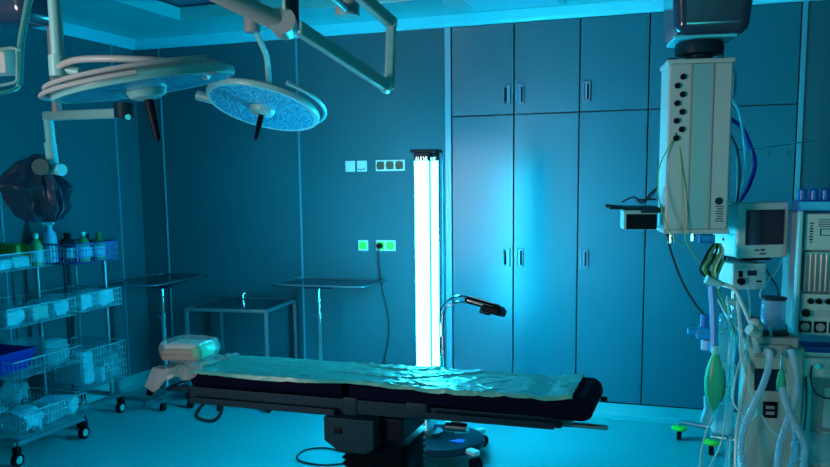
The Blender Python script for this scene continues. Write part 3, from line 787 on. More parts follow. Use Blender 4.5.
def flatarm(m, p, q, w, h):
    d = (q-p); Lq = d.length; x = d.normalized(); y = x.cross(V((0, 0, 1))).normalized(); z = x.cross(y)
    M = Matrix(((x.x, y.x, z.x, (p.x+q.x)/2), (x.y, y.y, z.y, (p.y+q.y)/2), (x.z, y.z, z.z, (p.z+q.z)/2), (0, 0, 0, 1)))
    m.box((0, 0, 0), (Lq, w, h), min(w, h)*0.3, 3, M=M)
m = MB(); flatarm(m, A, E1, 0.035, 0.042); m.build('lower_arm', TEALE, t)
m = MB(); m.cyl(E1-CF*0.02, E1+CF*0.02, 0.024, 20).build('elbow', TEALE, t)
m = MB(); flatarm(m, E1+V((0.012, 0, -0.01)), E2, 0.036, 0.034); m.build('upright_link', TEALE, t)
m = MB(); m.cyl(E2-CF*0.02, E2+CF*0.02, 0.022, 20); m.build('upper_elbow', TEALE, t)
m = MB(); flatarm(m, E2, A3, 0.038, 0.045); m.build('upper_arm', TEALE, t)
MB().cyl(A3, up_to(A3), 0.03, 16).build('ceiling_post', TEALE, t)
# thin bent tube to the smaller head
t = thing('ceiling_boom', 'slim bright bent tube holding the smaller surgical light head', 'light arm', at(268, 82, 4.3))
a = at(252, 20, 4.1)
m = MB(); m.tube(path((252, 20, 4.1), (256, 32, 4.15), (263, 47, 4.2), (266.5, 56, 4.25), (268, 68, 4.3), (269, 84, 4.33)), 0.0155, 12); m.build('tube', WHITEP, t)
MB().cyl(a-V((0, 0, 0.06)), up_to(a), 0.04, 16).build('ceiling_socket', GREYE, t)
# ceiling spindle
t = thing('ceiling_mount', 'short round ceiling spindle with a pale flat bottom between the arms', 'ceiling mount', at(347, 15, 3.3))
a = at(347.5, 14, 3.3)
MB().cyl(a, up_to(a), 0.048, 28).build('spindle', GREYE, t)
MB().cyl(a-V((0, 0, 0.01)), a, 0.049, 28).build('end_disc', TEALE, t)
MB().tube([at(345, 8, 3.24), at(330, -6, 3.1), at(318, -16, 3.0)], 0.016, 12).build('link', TEALE, t)

# pendant joint and tube at the far upper left
t = thing('ceiling_pendant', 'dark glossy ceiling drum at the upper left corner', 'pendant', at(20, 10, 3.0))
a = at(22, 8, 3.0)
def drum(c, w, d, h, t, nm='drum'):
    m = MB(); m.box((0, 0, h/2), (w, d, h), 0.05, 4, M=T(c)); return m.build(nm, DRUM, t)
drum(a-V((0.01, 0, 0.06)), 0.23, 0.2, 0.30, t)
MB().cyl(a+V((0, 0, 0.2)), up_to(a, ZT+0.09), 0.06, 20).build('ceiling_post', GREYE, t)
t = thing('equipment_box', 'pale pink-white box held in a looped tube frame at the left edge', 'equipment', at(4, 62, 1.7))
c = at(0, 62, 1.72); Mb = T(c) @ Rz(YAW-0.1)
MB().box((0, 0, 0), (0.055, 0.05, 0.052), 0.004, M=Mb).build('box', mat('warm_white_box', (0.95, 0.85, 0.83), 0.5), t)
m = MB(); m.tube(path((34, -12, 1.7), (29, 0, 1.7), (25, 20, 1.7), (21, 44, 1.7), (19.5, 70, 1.7), (19, 84, 1.7), n=6), 0.0075, 10); m.build('support_tube', TEALE, t)
m = MB(); m.tube(path((20, 50, 1.68), (10, 48, 1.68), (-8, 52, 1.68)), 0.0035, 8)
m.tube(path((19, 84, 1.7), (17, 88, 1.7), (10, 91, 1.68), (-8, 95, 1.66)), 0.0045, 8)
m.tube(path((17, 50, 1.68), (17.5, 65, 1.68), (17, 80, 1.68), (8, 84, 1.68), (-8, 87, 1.68)), 0.003, 8)
m.build('wire_loop', ENAMEL, t)

# horizontal arm behind, with hanging bag-covered lamp
t = thing('ceiling_boom', 'flat teal horizontal arm with a round motor end behind the nearer light head', 'light arm', at(60, 115, 3.9))
m = MB(); flatarm(m, at(44, 116, 4.0), at(126, 113, 3.75), 0.03, 0.045); m.build('arm', TEALE, t)
MB().cyl(at(125, 111, 3.72)-V((0, 0, 0.03)), at(125, 111, 3.72)+V((0, 0, 0.035)), 0.048, 22).build('motor', DSTEEL, t)
MB().cyl(at(128, 117, 3.68), at(128, 117, 3.62), 0.013, 14).build('knob', CHROME, t)
a = at(57, 112, 3.95); MB().cyl(a, up_to(a), 0.022, 14).build('ceiling_post', GREYE, t)
a = at(47, 122, 4.0); b_ = at(55, 168, 4.0)
t = thing('telescopic_boom', 'bright cyan telescopic drop tube above the dark hanging bag', 'light arm', b_)
MB().cyl(at(48, 116, 4.0), at(51, 145, 4.0), 0.023, 18).cyl(at(50, 143, 4.0), at(54, 172, 4.0), 0.028, 18).build('tube', WHITEP, t)
MB().cyl(at(62, 170, 3.96), at(50, 168, 4.02), 0.028, 22).build('joint', WHITEP, t)
MB().cyl(at(40, 167, 3.91), at(44, 167, 3.99), 0.038, 24).build('knob', mat('dull_green_grey', (0.05, 0.16, 0.16), 0.5), t)
# bag: thin film gathered at the lamp joint, hanging in two lobes
c = at(39, 164, 4.14)
m = MB(); bm = m.bm
nu, nv = 72, 40
def bagpt(i, j):
    a = 2*PI*i/nu; v = j/nv
    # outline as seen from the room: left lobe reaches far out and down, right lobe is narrow
    ca, sa = math.cos(a), math.sin(a)
    def ip(tab):
        for (a0, b0), (a1, b1) in zip(tab, tab[1:]):
            if v <= a1: q = (v-a0)/(a1-a0); q = q*q*(3-2*q); return b0+(b1-b0)*q
        return tab[-1][1]
    wl = ip(((0, .03), (.2, .11), (.45, .175), (.7, .155), (.9, .10), (1, .05)))
    wr = ip(((0, .03), (.2, .085), (.5, .13), (.8, .14), (.93, .12), (1, .07)))
    x = ca*(wr if ca > 0 else wl) - 0.02*v
    y = sa*(0.02+0.08*math.sin(min(1, v)*PI)**0.8)
    z = 0.05 - 0.34*v
    if ca < 0: z += 0.03*math.sin(v*PI)*(-ca)
    fold = 0.016*math.sin(a*9+v*3)*min(1, v*3)+0.012*math.sin(a*17+1.3)*min(1, v*4)
    n_ = noise.noise(V((ca*2, sa*2, v*5)))*0.03
    k = 1+(fold+n_)/0.12
    cleft = 0.05*math.exp(-((x-0.01)/0.025)**2)*min(1, v*3)
    y += cleft*(1 if sa < 0 else 0)
    return V((x*k, y*k, z))
rings = [[bm.verts.new(bagpt(i, j)) for i in range(nu)] for j in range(nv+1)]
for A, B in zip(rings, rings[1:]):
    for k in range(nu): bm.faces.new((A[k], A[(k+1) % nu], B[(k+1) % nu], B[k]))
bm.faces.new(rings[0][::-1]); bm.faces.new(rings[-1])
bmesh.ops.transform(bm, matrix=T(c) @ Rz(YAW), verts=bm.verts)
tag(m.build('plastic_bag', BAG), 'dark blue crumpled plastic bag pulled over the hanging lamp on the left', 'bag')

# ================================================================== SUPPLY COLUMN
CC = V((-0.047, 4.12, 1.395))
TH = 0.17
Mc = T(CC) @ Rz(TH)
t = thing('supply_column', 'hanging pale medical supply column with dark gas outlets at the right', 'supply column', M=Mc)
def lb(m, nm, mt, par=None): return m.build(nm, mt, par or t, world=False)
CWm = mat('column_enamel', (0.34, 0.56, 0.57), 0.4, var=0.03, scale=12)
HC = 0.772; w2 = 0.139
lb(MB().box((0, 0, HC/2), (2*w2, 0.26, HC-0.03), 0.012, 3), 'body', CWm)
lb(MB().box((0, 0, HC-0.008), (2*w2+0.012, 0.272, 0.022), 0.006), 'top_plate', CWm)
lb(MB().box((0, 0, 0.008), (2*w2+0.012, 0.272, 0.022), 0.006), 'bottom_plate', CWm)
lb(MB().box((-0.040, -0.131, HC/2), (0.010, 0.010, HC-0.04), 0.003).box((0.052, -0.131, HC/2), (0.010, 0.010, HC-0.04), 0.003), 'channel_rail', GREYE)
lb(MB().box((0.006, -0.1315, HC/2), (0.082, 0.004, HC-0.04), 0.001), 'channel_cover', TEALE)
for k in range(8):
    x = -0.076 if k % 2 == 0 else -0.099
    z = HC-0.075-k*0.0385
    o = lb(MB().lathe([(0, 0), (0.013, 0), (0.013, 0.010), (0.010, 0.014), (0, 0.014)], n=20, M=T(x, -0.130, z) @ Matrix.Rotation(PI/2, 4, 'X')), 'gas_outlet', BLACK)
m = MB()
for k in range(7): m.box((0.10, -0.1315, 0.055+k*0.011), (0.036-(k % 3)*0.006, 0.002, 0.004))
lb(m, 'rating_label', DSTEEL); lb(MB().cyl((0.095, -0.131, 0.145), (0.095, -0.133, 0.145), 0.017, 18), 'round_badge', DSTEEL)
lb(MB().cyl((-0.10, -0.06, -0.05), (-0.10, -0.06, 0.0), 0.014, 12).cyl((0.0, -0.06, -0.04), (0.0, -0.06, 0.0), 0.012, 12), 'bottom_fitting', CHROME)
lb(MB().box((0.06, -0.06, -0.03), (0.07, 0.05, 0.04), 0.008), 'blue_fitting', BLUEP)
lb(MB().lathe([(0, HC), (0.06, HC), (0.06, HC+0.03), (0.105, HC+0.035), (0.11, HC+0.06), (0.105, HC+0.085), (0.06, HC+0.095), (0, HC+0.095)], (0.01, 0, 0), 32), 'swivel_neck', DSTEEL)
lb(MB().box((-0.11, -0.02, HC+0.012), (0.04, 0.03, 0.02), 0.004).box((0.10, -0.02, HC+0.010), (0.04, 0.03, 0.016), 0.004), 'top_clip', BLACK)
m = MB(); m.box((0.045, 0.05, HC+0.240), (0.35, 0.40, 0.27), 0.055, 5)
for v in m.bm.verts: 
    if v.co.z < HC+0.18: v.co.x *= 0.93
lb(m, 'pendant_drum', DRUM)
lb(MB().box((0.02, 0.03, HC+0.103), (0.27, 0.28, 0.018), 0.008), 'drum_underplate', COVE)
lb(MB().cyl((0.03, 0.05, HC+0.36), (0.03, 0.05, ZT+0.09-1.395), 0.07, 24), 'ceiling_post', GREYE)
# shelf arm on the left side of the column
sh = lb(MB().box((-0.275, -0.02, 0.115), (0.22, 0.22, 0.012), 0.004).box((-0.20, -0.13, 0.105), (0.09, 0.012, 0.025), 0.003), 'side_shelf', DSTEEL)
lb(MB().cyl((-0.40, -0.06, 0.125), (-0.17, -0.06, 0.10), 0.008, 10), 'shelf_handle', DSTEEL, sh)
lb(MB().box((-0.245, -0.02, 0.06), (0.15, 0.19, 0.09), 0.004), 'shelf_box', TEALE, t)
lb(MB().box((-0.240, -0.118, 0.052), (0.136, 0.006, 0.070), 0.002), 'shelf_box_front', BLACK, t)
# cables
def cable(label, pts, r, m_, name='cable', cat='cable', group=None):
    return tag(MB().tube(path(*pts), r, 8).build(name, m_), label, cat, group)
lbx = at(640, 198, 3.85)
cable('tangle of thin dark leads lying on the side shelf of the column', [(622, 202, 3.85), (634, 197, 3.8), (642, 203, 3.8), (650, 194, 3.82), (657, 188, 3.85), (648, 199, 3.8), (636, 200, 3.8), (656, 199, 3.8)], 0.004, CABLE)
cable('thin green cable hanging down the front of the column', [(677, 130, 3.82), (676, 133, 3.74), (672, 142, 3.74), (660, 165, 3.74), (658, 190, 3.73), (663, 215, 3.73), (672, 235, 3.74), (684, 246, 3.76)], 0.0028, YCABLE)
cable('second thin green cable looping straight down from the outlets', [(678, 132, 3.80), (679, 140, 3.75), (682, 175, 3.75), (684, 210, 3.75), (686, 240, 3.76), (700, 262, 3.78), (710, 272, 3.8)], 0.0028, YCABLE)
cable('black lead curving from the column foot down to the monitor cart', [(667, 233, 3.85), (672, 255, 3.9), (684, 285, 3.95), (700, 310, 4.0), (716, 324, 4.05), (724, 332, 4.08)], 0.0055, CABLE)
for i, (lab, pts, m_, rad) in enumerate((
    ('dark lead looping under the monitor to the machine side', [(762, 262, 4.05), (770, 276, 4.05), (778, 290, 4.0), (776, 306, 3.95), (765, 312, 3.9)], CABLE, 0.004),
    ('pale lead curving between the monitor and the side pillar', [(783, 258, 4.1), (776, 272, 4.05), (766, 282, 4.0), (760, 296, 3.95), (770, 302, 3.9)], TUBEC, 0.004),
    ('dark lead sagging behind the glass canister', [(735, 292, 4.0), (745, 312, 4.0), (760, 318, 4.0), (775, 308, 4.0), (790, 296, 4.05)], CABLE, 0.004),
    ('green lead drooping from the module box to the stand', [(724, 262, 3.95), (716, 280, 3.9), (722, 300, 3.9), (732, 322, 3.85), (736, 340, 3.8)], YCABLE, 0.0035),
    ('pale twin lead crossing in front of the chrome stand', [(718, 300, 3.9), (728, 318, 3.8), (740, 332, 3.75), (748, 348, 3.7)], TUBEC, 0.005),
    ('dark lead dropping beside the machine side pillar', [(792, 352, 3.7), (800, 366, 3.68), (806, 380, 3.68), (806, 410, 3.68), (804, 430, 3.68)], CABLE, 0.004),
    ('grey lead running along the front of the drawers', [(812, 362, 3.66), (811, 380, 3.64), (815, 392, 3.62), (826, 398, 3.62), (845, 399, 3.62)], CABLE, 0.0035))):
    cable(lab, pts, rad, m_)
cable('pale hose arching from the right side of the column', [(732, 100, 4.2), (739, 112, 4.22), (744, 140, 4.22), (745, 170, 4.2), (738, 200, 4.15), (733, 215, 4.1)], 0.007, HOSEC)
cable('dark blue hose looping wide behind the column', [(732, 120, 4.25), (742, 128, 4.3), (750, 145, 4.3), (755, 165, 4.3), (748, 188, 4.25), (738, 203, 4.2)], 0.011, NAVY)
cable('dark cable close to the right side of the column', [(731, 135, 4.2), (737, 150, 4.2), (740, 175, 4.2), (737, 205, 4.1), (738, 235, 4.1)], 0.006, CABLE)

# ================================================================== ANAESTHESIA WORKSTATION
# monitor
Pm = at(753, 256, 4.0); Mm = T(Pm) @ Rz(0.50)
t = thing('patient_monitor', 'boxy white patient monitor with a dark screen beside the column', 'monitor', M=Mm)
lb(MB().box((0, 0.05, 0.128), (0.255, 0.22, 0.255), 0.016, 3), 'casing', ENAMEL)
bz = lb(MB().box((0.0, -0.066, 0.128), (0.262, 0.022, 0.262), 0.012, 3), 'bezel', ENAMEL)
lb(MB().box((0.006, -0.0785, 0.142), (0.195, 0.006, 0.165), 0.002), 'screen', GLASSD)
m = MB(); m.box((-0.03, -0.079, 0.035), (0.022, 0.006, 0.006), 0.002).box((0.0, -0.079, 0.036), (0.018, 0.006, 0.008), 0.002).box((0.0, -0.079, 0.018), (0.03, 0.005, 0.006), 0.001)
lb(m, 'button', BLACK)
lb(MB().cyl((-0.128, 0.05, 0.08), (-0.131, 0.05, 0.08), 0.007, 12), 'side_screw', DSTEEL)
lb(MB().box((0, 0.04, -0.010), (0.16, 0.14, 0.018), 0.004), 'mount_plate', BLACK)
# module box below
Pb = at(744, 290, 4.0); Mb_ = T(Pb) @ Rz(0.38)
t = thing('gas_module', 'small white electronic module with a black knob beneath the monitor', 'medical device', M=Mb_)
lb(MB().box((0.0, 0.03, 0.07), (0.165, 0.16, 0.125), 0.008, 3), 'casing', ENAMEL)
lb(MB().box((-0.005, -0.052, 0.068), (0.15, 0.006, 0.105), 0.002), 'front_panel', CWm)
lb(MB().cyl((-0.045, -0.055, 0.05), (-0.045, -0.075, 0.05), 0.017, 18), 'knob', BLACK)
lb(MB().box((0.01, -0.057, 0.088), (0.045, 0.004, 0.025), 0.001), 'display', GLASSD)
lb(MB().box((0.045, -0.057, 0.048), (0.025, 0.005, 0.008), 0.001).box((-0.045, -0.057, 0.085), (0.020, 0.004, 0.03), 0.001), 'port', BLACK)

# workstation main body (aligned nearly with the room)
Pa = at(830, 400, 3.85); Pa.z = 0.0
A0 = at(793, 300, 3.8); xL = A0.x; yF = A0.y
Ma = T(xL+0.008, yF, 0) @ Rz(0.04)
t = thing('anaesthesia_machine', 'large white anaesthesia machine with gauges and blue worktop at the right edge', 'anaesthesia machine', M=Ma)
def zat(v, u=810, Z=3.8): return at(u, v, Z).z
z212, z250, z292, z335, z345, z368 = [zat(q) for q in (212, 250, 292, 335, 345, 368)]
WM = 0.62
lb(MB().box((WM/2, 0.25, (z335+z212)/2), (WM, 0.45, z212-z335), 0.012, 3), 'upper_body', GREYE)
lb(MB().box((0.004, -0.01, (z335+z212)/2), (0.022, 0.06, z212-z335+0.02), 0.008, 3), 'side_pillar', WHITEP)
up = lb(MB().box((WM/2+0.01, 0.015, (z212+z250)/2), (WM-0.03, 0.05, z212-z250-0.008), 0.006, 3), 'ventilator_panel', ENAMEL)
m = MB()
for k in range(8): m.box((0.052, -0.0125, (z212+z250)/2-0.045+k*0.012), (0.014 if k % 3 else 0.008, 0.003, 0.006))
lb(m, 'lettering', BLACK, up)
m = MB()
for k in range(4): m.box((0.115-(k % 2)*0.01, -0.0125, (z212+z250)/2+0.055-k*0.010), (0.07-(k % 2)*0.02, 0.003, 0.003))
for q in ((0.09, 0.0), (0.14, 0.0)): m.box((q[0], -0.0125, (z212+z250)/2), (0.003, 0.003, 0.028))
for q in (-0.014, 0.014): m.box((0.115, -0.0125, (z212+z250)/2+q), (0.05, 0.003, 0.003))
lb(m, 'printed_mark', DSTEEL, up)
FL = mat('flowmeter_glass', (0.16, 0.28, 0.30), 0.2)
fb = lb(MB().box((WM/2+0.01, 0.02, (z250+z292)/2), (WM-0.04, 0.04, z250-z292-0.006), 0.004), 'flowmeter_block', FL)
m = MB()
for k in range(14): m.cyl((0.035+k*0.022, -0.006, z292+0.01), (0.035+k*0.022, -0.006, z250-0.012), 0.007, 10)
lb(m, 'flow_tube', mat('flow_tube_glass', (0.30, 0.42, 0.42), 0.15), fb)
kp = lb(MB().box((WM/2+0.01, 0.010, (z292+z335)/2), (WM-0.04, 0.06, z292-z335-0.004), 0.006, 3), 'knob_panel', ENAMEL)
zz = z292-0.035
for x in (0.062, 0.096, 0.135): lb(MB().lathe([(0, 0), (0.014, 0), (0.012, 0.02), (0, 0.02)], n=18, M=T(x, -0.019, zz) @ Matrix.Rotation(PI/2, 4, 'X')), 'flow_knob', BLACK, kp)
lb(MB().lathe([(0, 0), (0.019, 0), (0.016, 0.026), (0, 0.026)], n=20, M=T(0.045, -0.019, zz-0.055) @ Matrix.Rotation(PI/2, 4, 'X')), 'flow_knob', BLACK, kp)
lb(MB().box((0.13, -0.021, zz-0.055), (0.09, 0.003, 0.030), 0.001), 'printed_mark', CWm, kp)
for k in range(4):
    x = 0.045+k*0.062
    g = lb(MB().box((x, -0.020, z335+0.042), (0.052, 0.012, 0.052), 0.005), 'gauge', BLACK, kp)
    lb(MB().lathe([(0, 0), (0.019, 0), (0.019, 0.003), (0, 0.003)], n=24, M=T(x, -0.026, z335+0.042) @ Matrix.Rotation(PI/2, 4, 'X')).box((x+0.004, -0.031, z335+0.046), (0.016, 0.002, 0.002)), 'gauge_face', GREYE, t)
# worktop
m = MB(); m.box((WM/2, -0.04, z345-0.012), (WM+0.02, 0.24, 0.02), 0.006); lb(m, 'worktop', ENAMEL)
lb(MB().box((WM/2+0.01, -0.04, z345+0.001), (WM-0.02, 0.20, 0.008), 0.002), 'blue_mat', NAVY)
lb(MB().box((WM/2+0.01, -0.152, z345+0.0), (WM-0.01, 0.012, 0.04), 0.003), 'worktop_lip', NAVY)
fa = lb(MB().box((WM/2+0.01, -0.145, (z345+z368)/2-0.018), (WM, 0.05, z345-z368-0.012), 0.014, 3), 'fascia', ENAMEL)
for x in (0.075, 0.135): lb(MB().cyl((x, -0.168, z368+0.045), (x, -0.190, z368+0.045), 0.013, 16), 'connector', CHROME, t)
lb(MB().box((WM/2+0.02, 0.10, (z368+0.10)/2-0.01), (WM-0.06, 0.40, z368-0.12), 0.01), 'lower_body', GREYE)
for k in range(3):
    zc = 0.20+k*0.20
    d_ = lb(MB().box((WM/2+0.05, -0.108, zc+0.02), (WM-0.14, 0.02, 0.185), 0.006), 'drawer', ENAMEL)
    lb(MB().box((WM/2+0.05, -0.124, zc+0.06), (0.20, 0.012, 0.014), 0.003), 'handle', BLACK, t)
lb(MB().box((0.045, -0.115, (z368+0.10)/2), (0.05, 0.03, z368-0.14), 0.006), 'white_edge_panel', WHITEP)
lb(MB().box((WM/2, 0.08, 0.10), (WM, 0.55, 0.05), 0.015), 'base', DSTEEL)
for sx in (0.05, WM-0.05):
    for sy in (-0.12, 0.28): lb(MB().cyl((sx-0.02, sy, 0.05), (sx+0.02, sy, 0.05), 0.05, 20), 'caster', BLACK)

# lower left cabinet with the breathing system
B0 = at(748, 330, 3.68); Mq = T(B0.x, B0.y, 0) @ Rz(0.10)
t = thing('breathing_system', 'cream cabinet with breathing circuit ports and a black label, left of the gauges', 'breathing system', M=Mq)
zt_ = at(770, 347, 3.68).z
PANEL = mat('cream_panel', (0.42, 0.56, 0.48), 0.45, var=0.05, scale=8)
wq = 0.235
cb = lb(MB().box((wq/2+0.004, 0.12, (zt_+0.12)/2), (wq, 0.24, zt_-0.12), 0.012, 3), 'cabinet', PANEL)
lb(MB().box((-0.004, 0.03, (zt_+0.12)/2), (0.02, 0.05, zt_-0.14), 0.008), 'left_pillar', WHITEP)
z1 = at(770, 403, 3.68).z; z2 = at(770, 419, 3.68).z
lbp = lb(MB().box((0.105, -0.004, (z1+z2)/2), (0.060, 0.006, z1-z2+0.004), 0.002), 'black_label', BLACK)
lb(MB().box((0.105, -0.0085, (z1+z2)/2+0.012), (0.036, 0.003, 0.014)).box((0.105, -0.0085, (z1+z2)/2-0.014), (0.036, 0.003, 0.014)), 'label_mark', GREYE, lbp)
lb(MB().box((0.10, -0.003, z1+0.10), (0.13, 0.006, 0.10), 0.003), 'recess_panel', DSTEEL)
zb = zt_
blk = lb(MB().box((0.125, 0.06, zb+0.025), (0.17, 0.16, 0.05), 0.010, 3).box((0.10, -0.01, zb-0.01), (0.15, 0.05, 0.06), 0.010, 3), 'valve_block', GREYE)
for x in (0.075, 0.155):
    lb(MB().cyl((x, -0.02, zb-0.005), (x, -0.062, zb-0.012), 0.019, 18), 'port', ENAMEL)
lb(MB().lathe([(0, 0.05), (0.028, 0.05), (0.030, 0.10), (0.024, 0.105), (0, 0.105)], (0.04, 0.03, zb), 22), 'valve_dome', ENAMEL)
lb(MB().cyl((0.098, 0.01, zb+0.05), (0.098, 0.01, zb+0.085), 0.009, 12).cyl((0.098, 0.01, zb+0.08), (0.098, 0.01, zb+0.092), 0.015, 14), 'valve_stem', CHROME)
lb(MB().box((0.12, 0.06, zb+0.06), (0.11, 0.08, 0.02), 0.006), 'canister_foot', DSTEEL)
lb(MB().lathe([(0.046, 0.065), (0.052, 0.07), (0.052, 0.20), (0.046, 0.205), (0.044, 0.205), (0.050, 0.20), (0.050, 0.07)], (0.115, 0.08, zb), 28), 'canister', mat('canister_glass', (0.25, 0.60, 0.85), 0.1, alpha=0.35))
lb(MB().lathe([(0, 0.205), (0.054, 0.205), (0.054, 0.215), (0, 0.217)], (0.115, 0.08, zb), 28), 'canister_lid', DSTEEL)
lb(MB().box((0.16, 0.10, 0.09), (0.30, 0.30, 0.06), 0.012), 'foot', WHITEP)
lb(MB().box((0.14, 0.10, 0.03), (0.20, 0.22, 0.06), 0.012), 'plinth', BLACK)
# manual bag arm with ball joints
t = thing('breathing_circuit_boom', 'white jointed arm with round knobs reaching from the breathing block up to the left', 'arm', at(752, 325, 3.6))
MB().tube(path((752, 327, 3.62), (744, 308, 3.65), (735, 290, 3.68), (724, 284, 3.7), (714, 282, 3.7)), 0.009, 10).build('tube', ENAMEL, t)
MB().ball(at(755, 323, 3.58), 0.026, (1, 1, 0.9)).build('ball_joint', ENAMEL, t)
MB().cyl(at(749, 329, 3.56), at(757, 334, 3.58), 0.022, 18).build('knob', ENAMEL, t)
MB().cyl(at(754, 333, 3.6), at(757, 352, 3.62), 0.015, 14).build('post', ENAMEL, t)
MB().cyl(at(706, 279, 3.7), at(720, 285, 3.7), 0.020, 16).build('elbow', WHITEP, t)

# pole stand holding hoses, left of the machine
px_, py_ = at(733, 330, 3.95).x, at(733, 330, 3.95).y
t = thing('drip_stand', 'bright chrome pole stand with hoses and clips left of the breathing cabinet', 'stand', (px_, py_, 0))
MB().cyl((px_, py_, 0.06), (px_, py_, 1.12), 0.014, 14).build('pole', CHROME, t)
m = MB()
for k in range(5):
    a = 2*PI*k/5+0.3; m.tube([(px_, py_, 0.09), (px_+0.14*math.cos(a), py_+0.14*math.sin(a), 0.07)], 0.013, 8); m.cyl((px_+0.14*math.cos(a), py_+0.14*math.sin(a)-0.01, 0.03), (px_+0.14*math.cos(a), py_+0.14*math.sin(a)+0.01, 0.03), 0.03, 14)
m.build('foot', DSTEEL, t)
for z in (0.75, 0.95, 1.06): MB().box((px_-0.01, py_-0.02, z), (0.06, 0.04, 0.03), 0.008).build('clamp', TEALE, t)
cable('thick bright blue tube hanging beside the green bag', [(712, 286, 3.7), (713, 300, 3.7), (714, 320, 3.7), (714, 342, 3.7), (714, 352, 3.7)], 0.018, HOSEB, 'blue_tube', 'tube')
# green breathing bag
t = thing('breathing_bag', 'green rubber breathing bag hanging below the blue tube', 'breathing bag', at(714, 380, 3.7))
c = at(714.5, 381, 3.7)
m = MB(); prof = [(0.0, 0.150), (0.012, 0.145), (0.013, 0.125), (0.022, 0.10), (0.036, 0.06), (0.043, 0.01), (0.042, -0.04), (0.032, -0.09), (0.016, -0.122), (0.009, -0.135), (0.0, -0.138)]
m.lathe(prof[::-1], c, 28, sy=0.75); m.build('bag', BAGG, t)
p1 = c+V((0, 0, 0.125)); MB().cyl(p1, p1+V((0, 0, 0.035)), 0.017, 16).build('neck_ring', WHITEP, t)
m = MB(); ro = [(0.0365, 0.06), (0.0435, 0.01), (0.0425, -0.04), (0.0325, -0.09)]
m.tube(smoothpath([c+V((r*0.98, -0.006, z)) for r, z in ro], 5), 0.0022, 6); m.build('seam', DSTEEL, t)
# blue regulator/flowmeter on the pole
t = thing('suction_regulator', 'bright blue suction regulator left of the hanging green bag', 'regulator', at(703, 335, 3.75))
c = at(704, 333, 3.75)
MB().box(c, (0.07, 0.05, 0.055), 0.014, 3).build('body', HOSEB, t)
MB().cyl(c+V((0, 0, 0.02)), c+V((0, 0, 0.085)), 0.018, 16).build('gauge', BLUEP, t)
MB().cyl(c+V((-0.035, -0.01, 0.01)), c+V((-0.07, -0.02, 0.01)), 0.014, 14).build('knob', HOSEB, t)
MB().cyl(c+V((0.01, 0, -0.03)), c+V((0.01, 0, -0.075)), 0.022, 16).build('trap_jar', SPB, t)
MB().tube([c+V((0.03, 0, 0)), c+V((0.07, 0.02, 0)), V((px_, py_, c.z))], 0.008, 8).build('bracket', CHROME, t)
# green cable knot above
t = thing('cable_bundle', 'bundle of green and dark leads hooked beside the monitor module', 'cables', at(712, 265, 3.8))
for i, (du, m_) in enumerate(((0, YCABLE), (4, CABLE), (8, YCABLE), (-4, CABLE), (11, TUBEC))):
    MB().tube(path((716+du*0.4, 244, 3.85), (712+du, 252, 3.8), (707+du, 262, 3.78), (704+du, 270, 3.78), (710+du*0.6, 276, 3.8), (718+du*0.4, 262, 3.82), (722, 252, 3.85)), 0.006, 8).build('lead', m_, t)
# clear tubes
for i, (lab, pts) in enumerate((
    ('thin clear tube looping below the green bag', [(714, 416, 3.7), (706, 432, 3.7), (701, 455, 3.68), (700, 480, 3.66)]),
    ('thin clear tube falling along the bright pole', [(727, 296, 3.8), (730, 330, 3.78), (728, 365, 3.78), (727, 400, 3.75), (722, 440, 3.7), (712, 462, 3.7), (706, 480, 3.7)]),
    ('thin clear tube arcing across the front of the cream cabinet', [(742, 330, 3.6), (740, 350, 3.55), (749, 385, 3.5), (760, 412, 3.5), (776, 434, 3.5), (787, 432, 3.5), (790, 415, 3.5), (788, 385, 3.52), (782, 360, 3.58)]),
    ('thin clear tube bowed to the left of the cream cabinet', [(744, 350, 3.6), (736, 375, 3.58), (733, 400, 3.56), (740, 412, 3.54), (752, 420, 3.52), (760, 410, 3.5)]),
    ('long pale tube hanging beside the drip stand', [(738, 300, 3.75), (741, 340, 3.7), (745, 380, 3.65), (737, 430, 3.62), (735, 480, 3.6)]),
    ('thin clear tube falling from the monitor module', [(748, 286, 3.9), (750, 310, 3.85), (748, 335, 3.7), (747, 350, 3.66)]))):
    cable(lab, pts, 0.0045 if i != 4 else 0.008, TUBEC, 'clear_tube', 'tube')
# corrugated hoses
for lab, pts, r in (
    ('pale corrugated breathing hose sweeping down left across the cream cabinet', [(770, 352, 3.56), (769, 366, 3.52), (763, 385, 3.5), (754, 405, 3.48), (745, 425, 3.46), (741, 448, 3.45), (745, 480, 3.44)], 0.0138),
    ('pale corrugated breathing hose falling from the right port', [(791, 350, 3.56), (795, 365, 3.52), (797, 385, 3.5), (794, 405, 3.48), (786, 425, 3.46), (779, 448, 3.45), (777, 480, 3.44)], 0.0138),
    ('pale corrugated hose crossing below the green connector to the right', [(782, 388, 3.54), (785, 400, 3.5), (791, 415, 3.46), (799, 432, 3.45), (805, 450, 3.44), (800, 480, 3.42)], 0.0138),
    ('middle corrugated hose running to the floor in front of the cabinet', [(781, 388, 3.56), (787, 405, 3.55), (794, 425, 3.54), (796, 445, 3.5), (788, 480, 3.48)], 0.0125)):
    p, rr = hose([at(*q) for q in pts], r)
    tag(MB().tube(p, rr, 12).build('corrugated_hose', HOSEC), lab, 'hose', 'corrugated breathing hoses in front of the cabinet')
t = thing('hose_connector', 'green tapered hose connector above the crossing hoses', 'connector', at(781, 380, 3.56))
c = at(781, 381, 3.55); MB().lathe([(0, -0.04), (0.018, -0.04), (0.019, 0.0), (0.012, 0.035), (0.007, 0.05), (0, 0.05)], c, 20).build('body', BAGG, t)
MB().cyl(c+V((0, 0, 0.05)), c+V((0.0, 0.0, 0.12)), 0.006, 10).build('stem', CHROME, t)
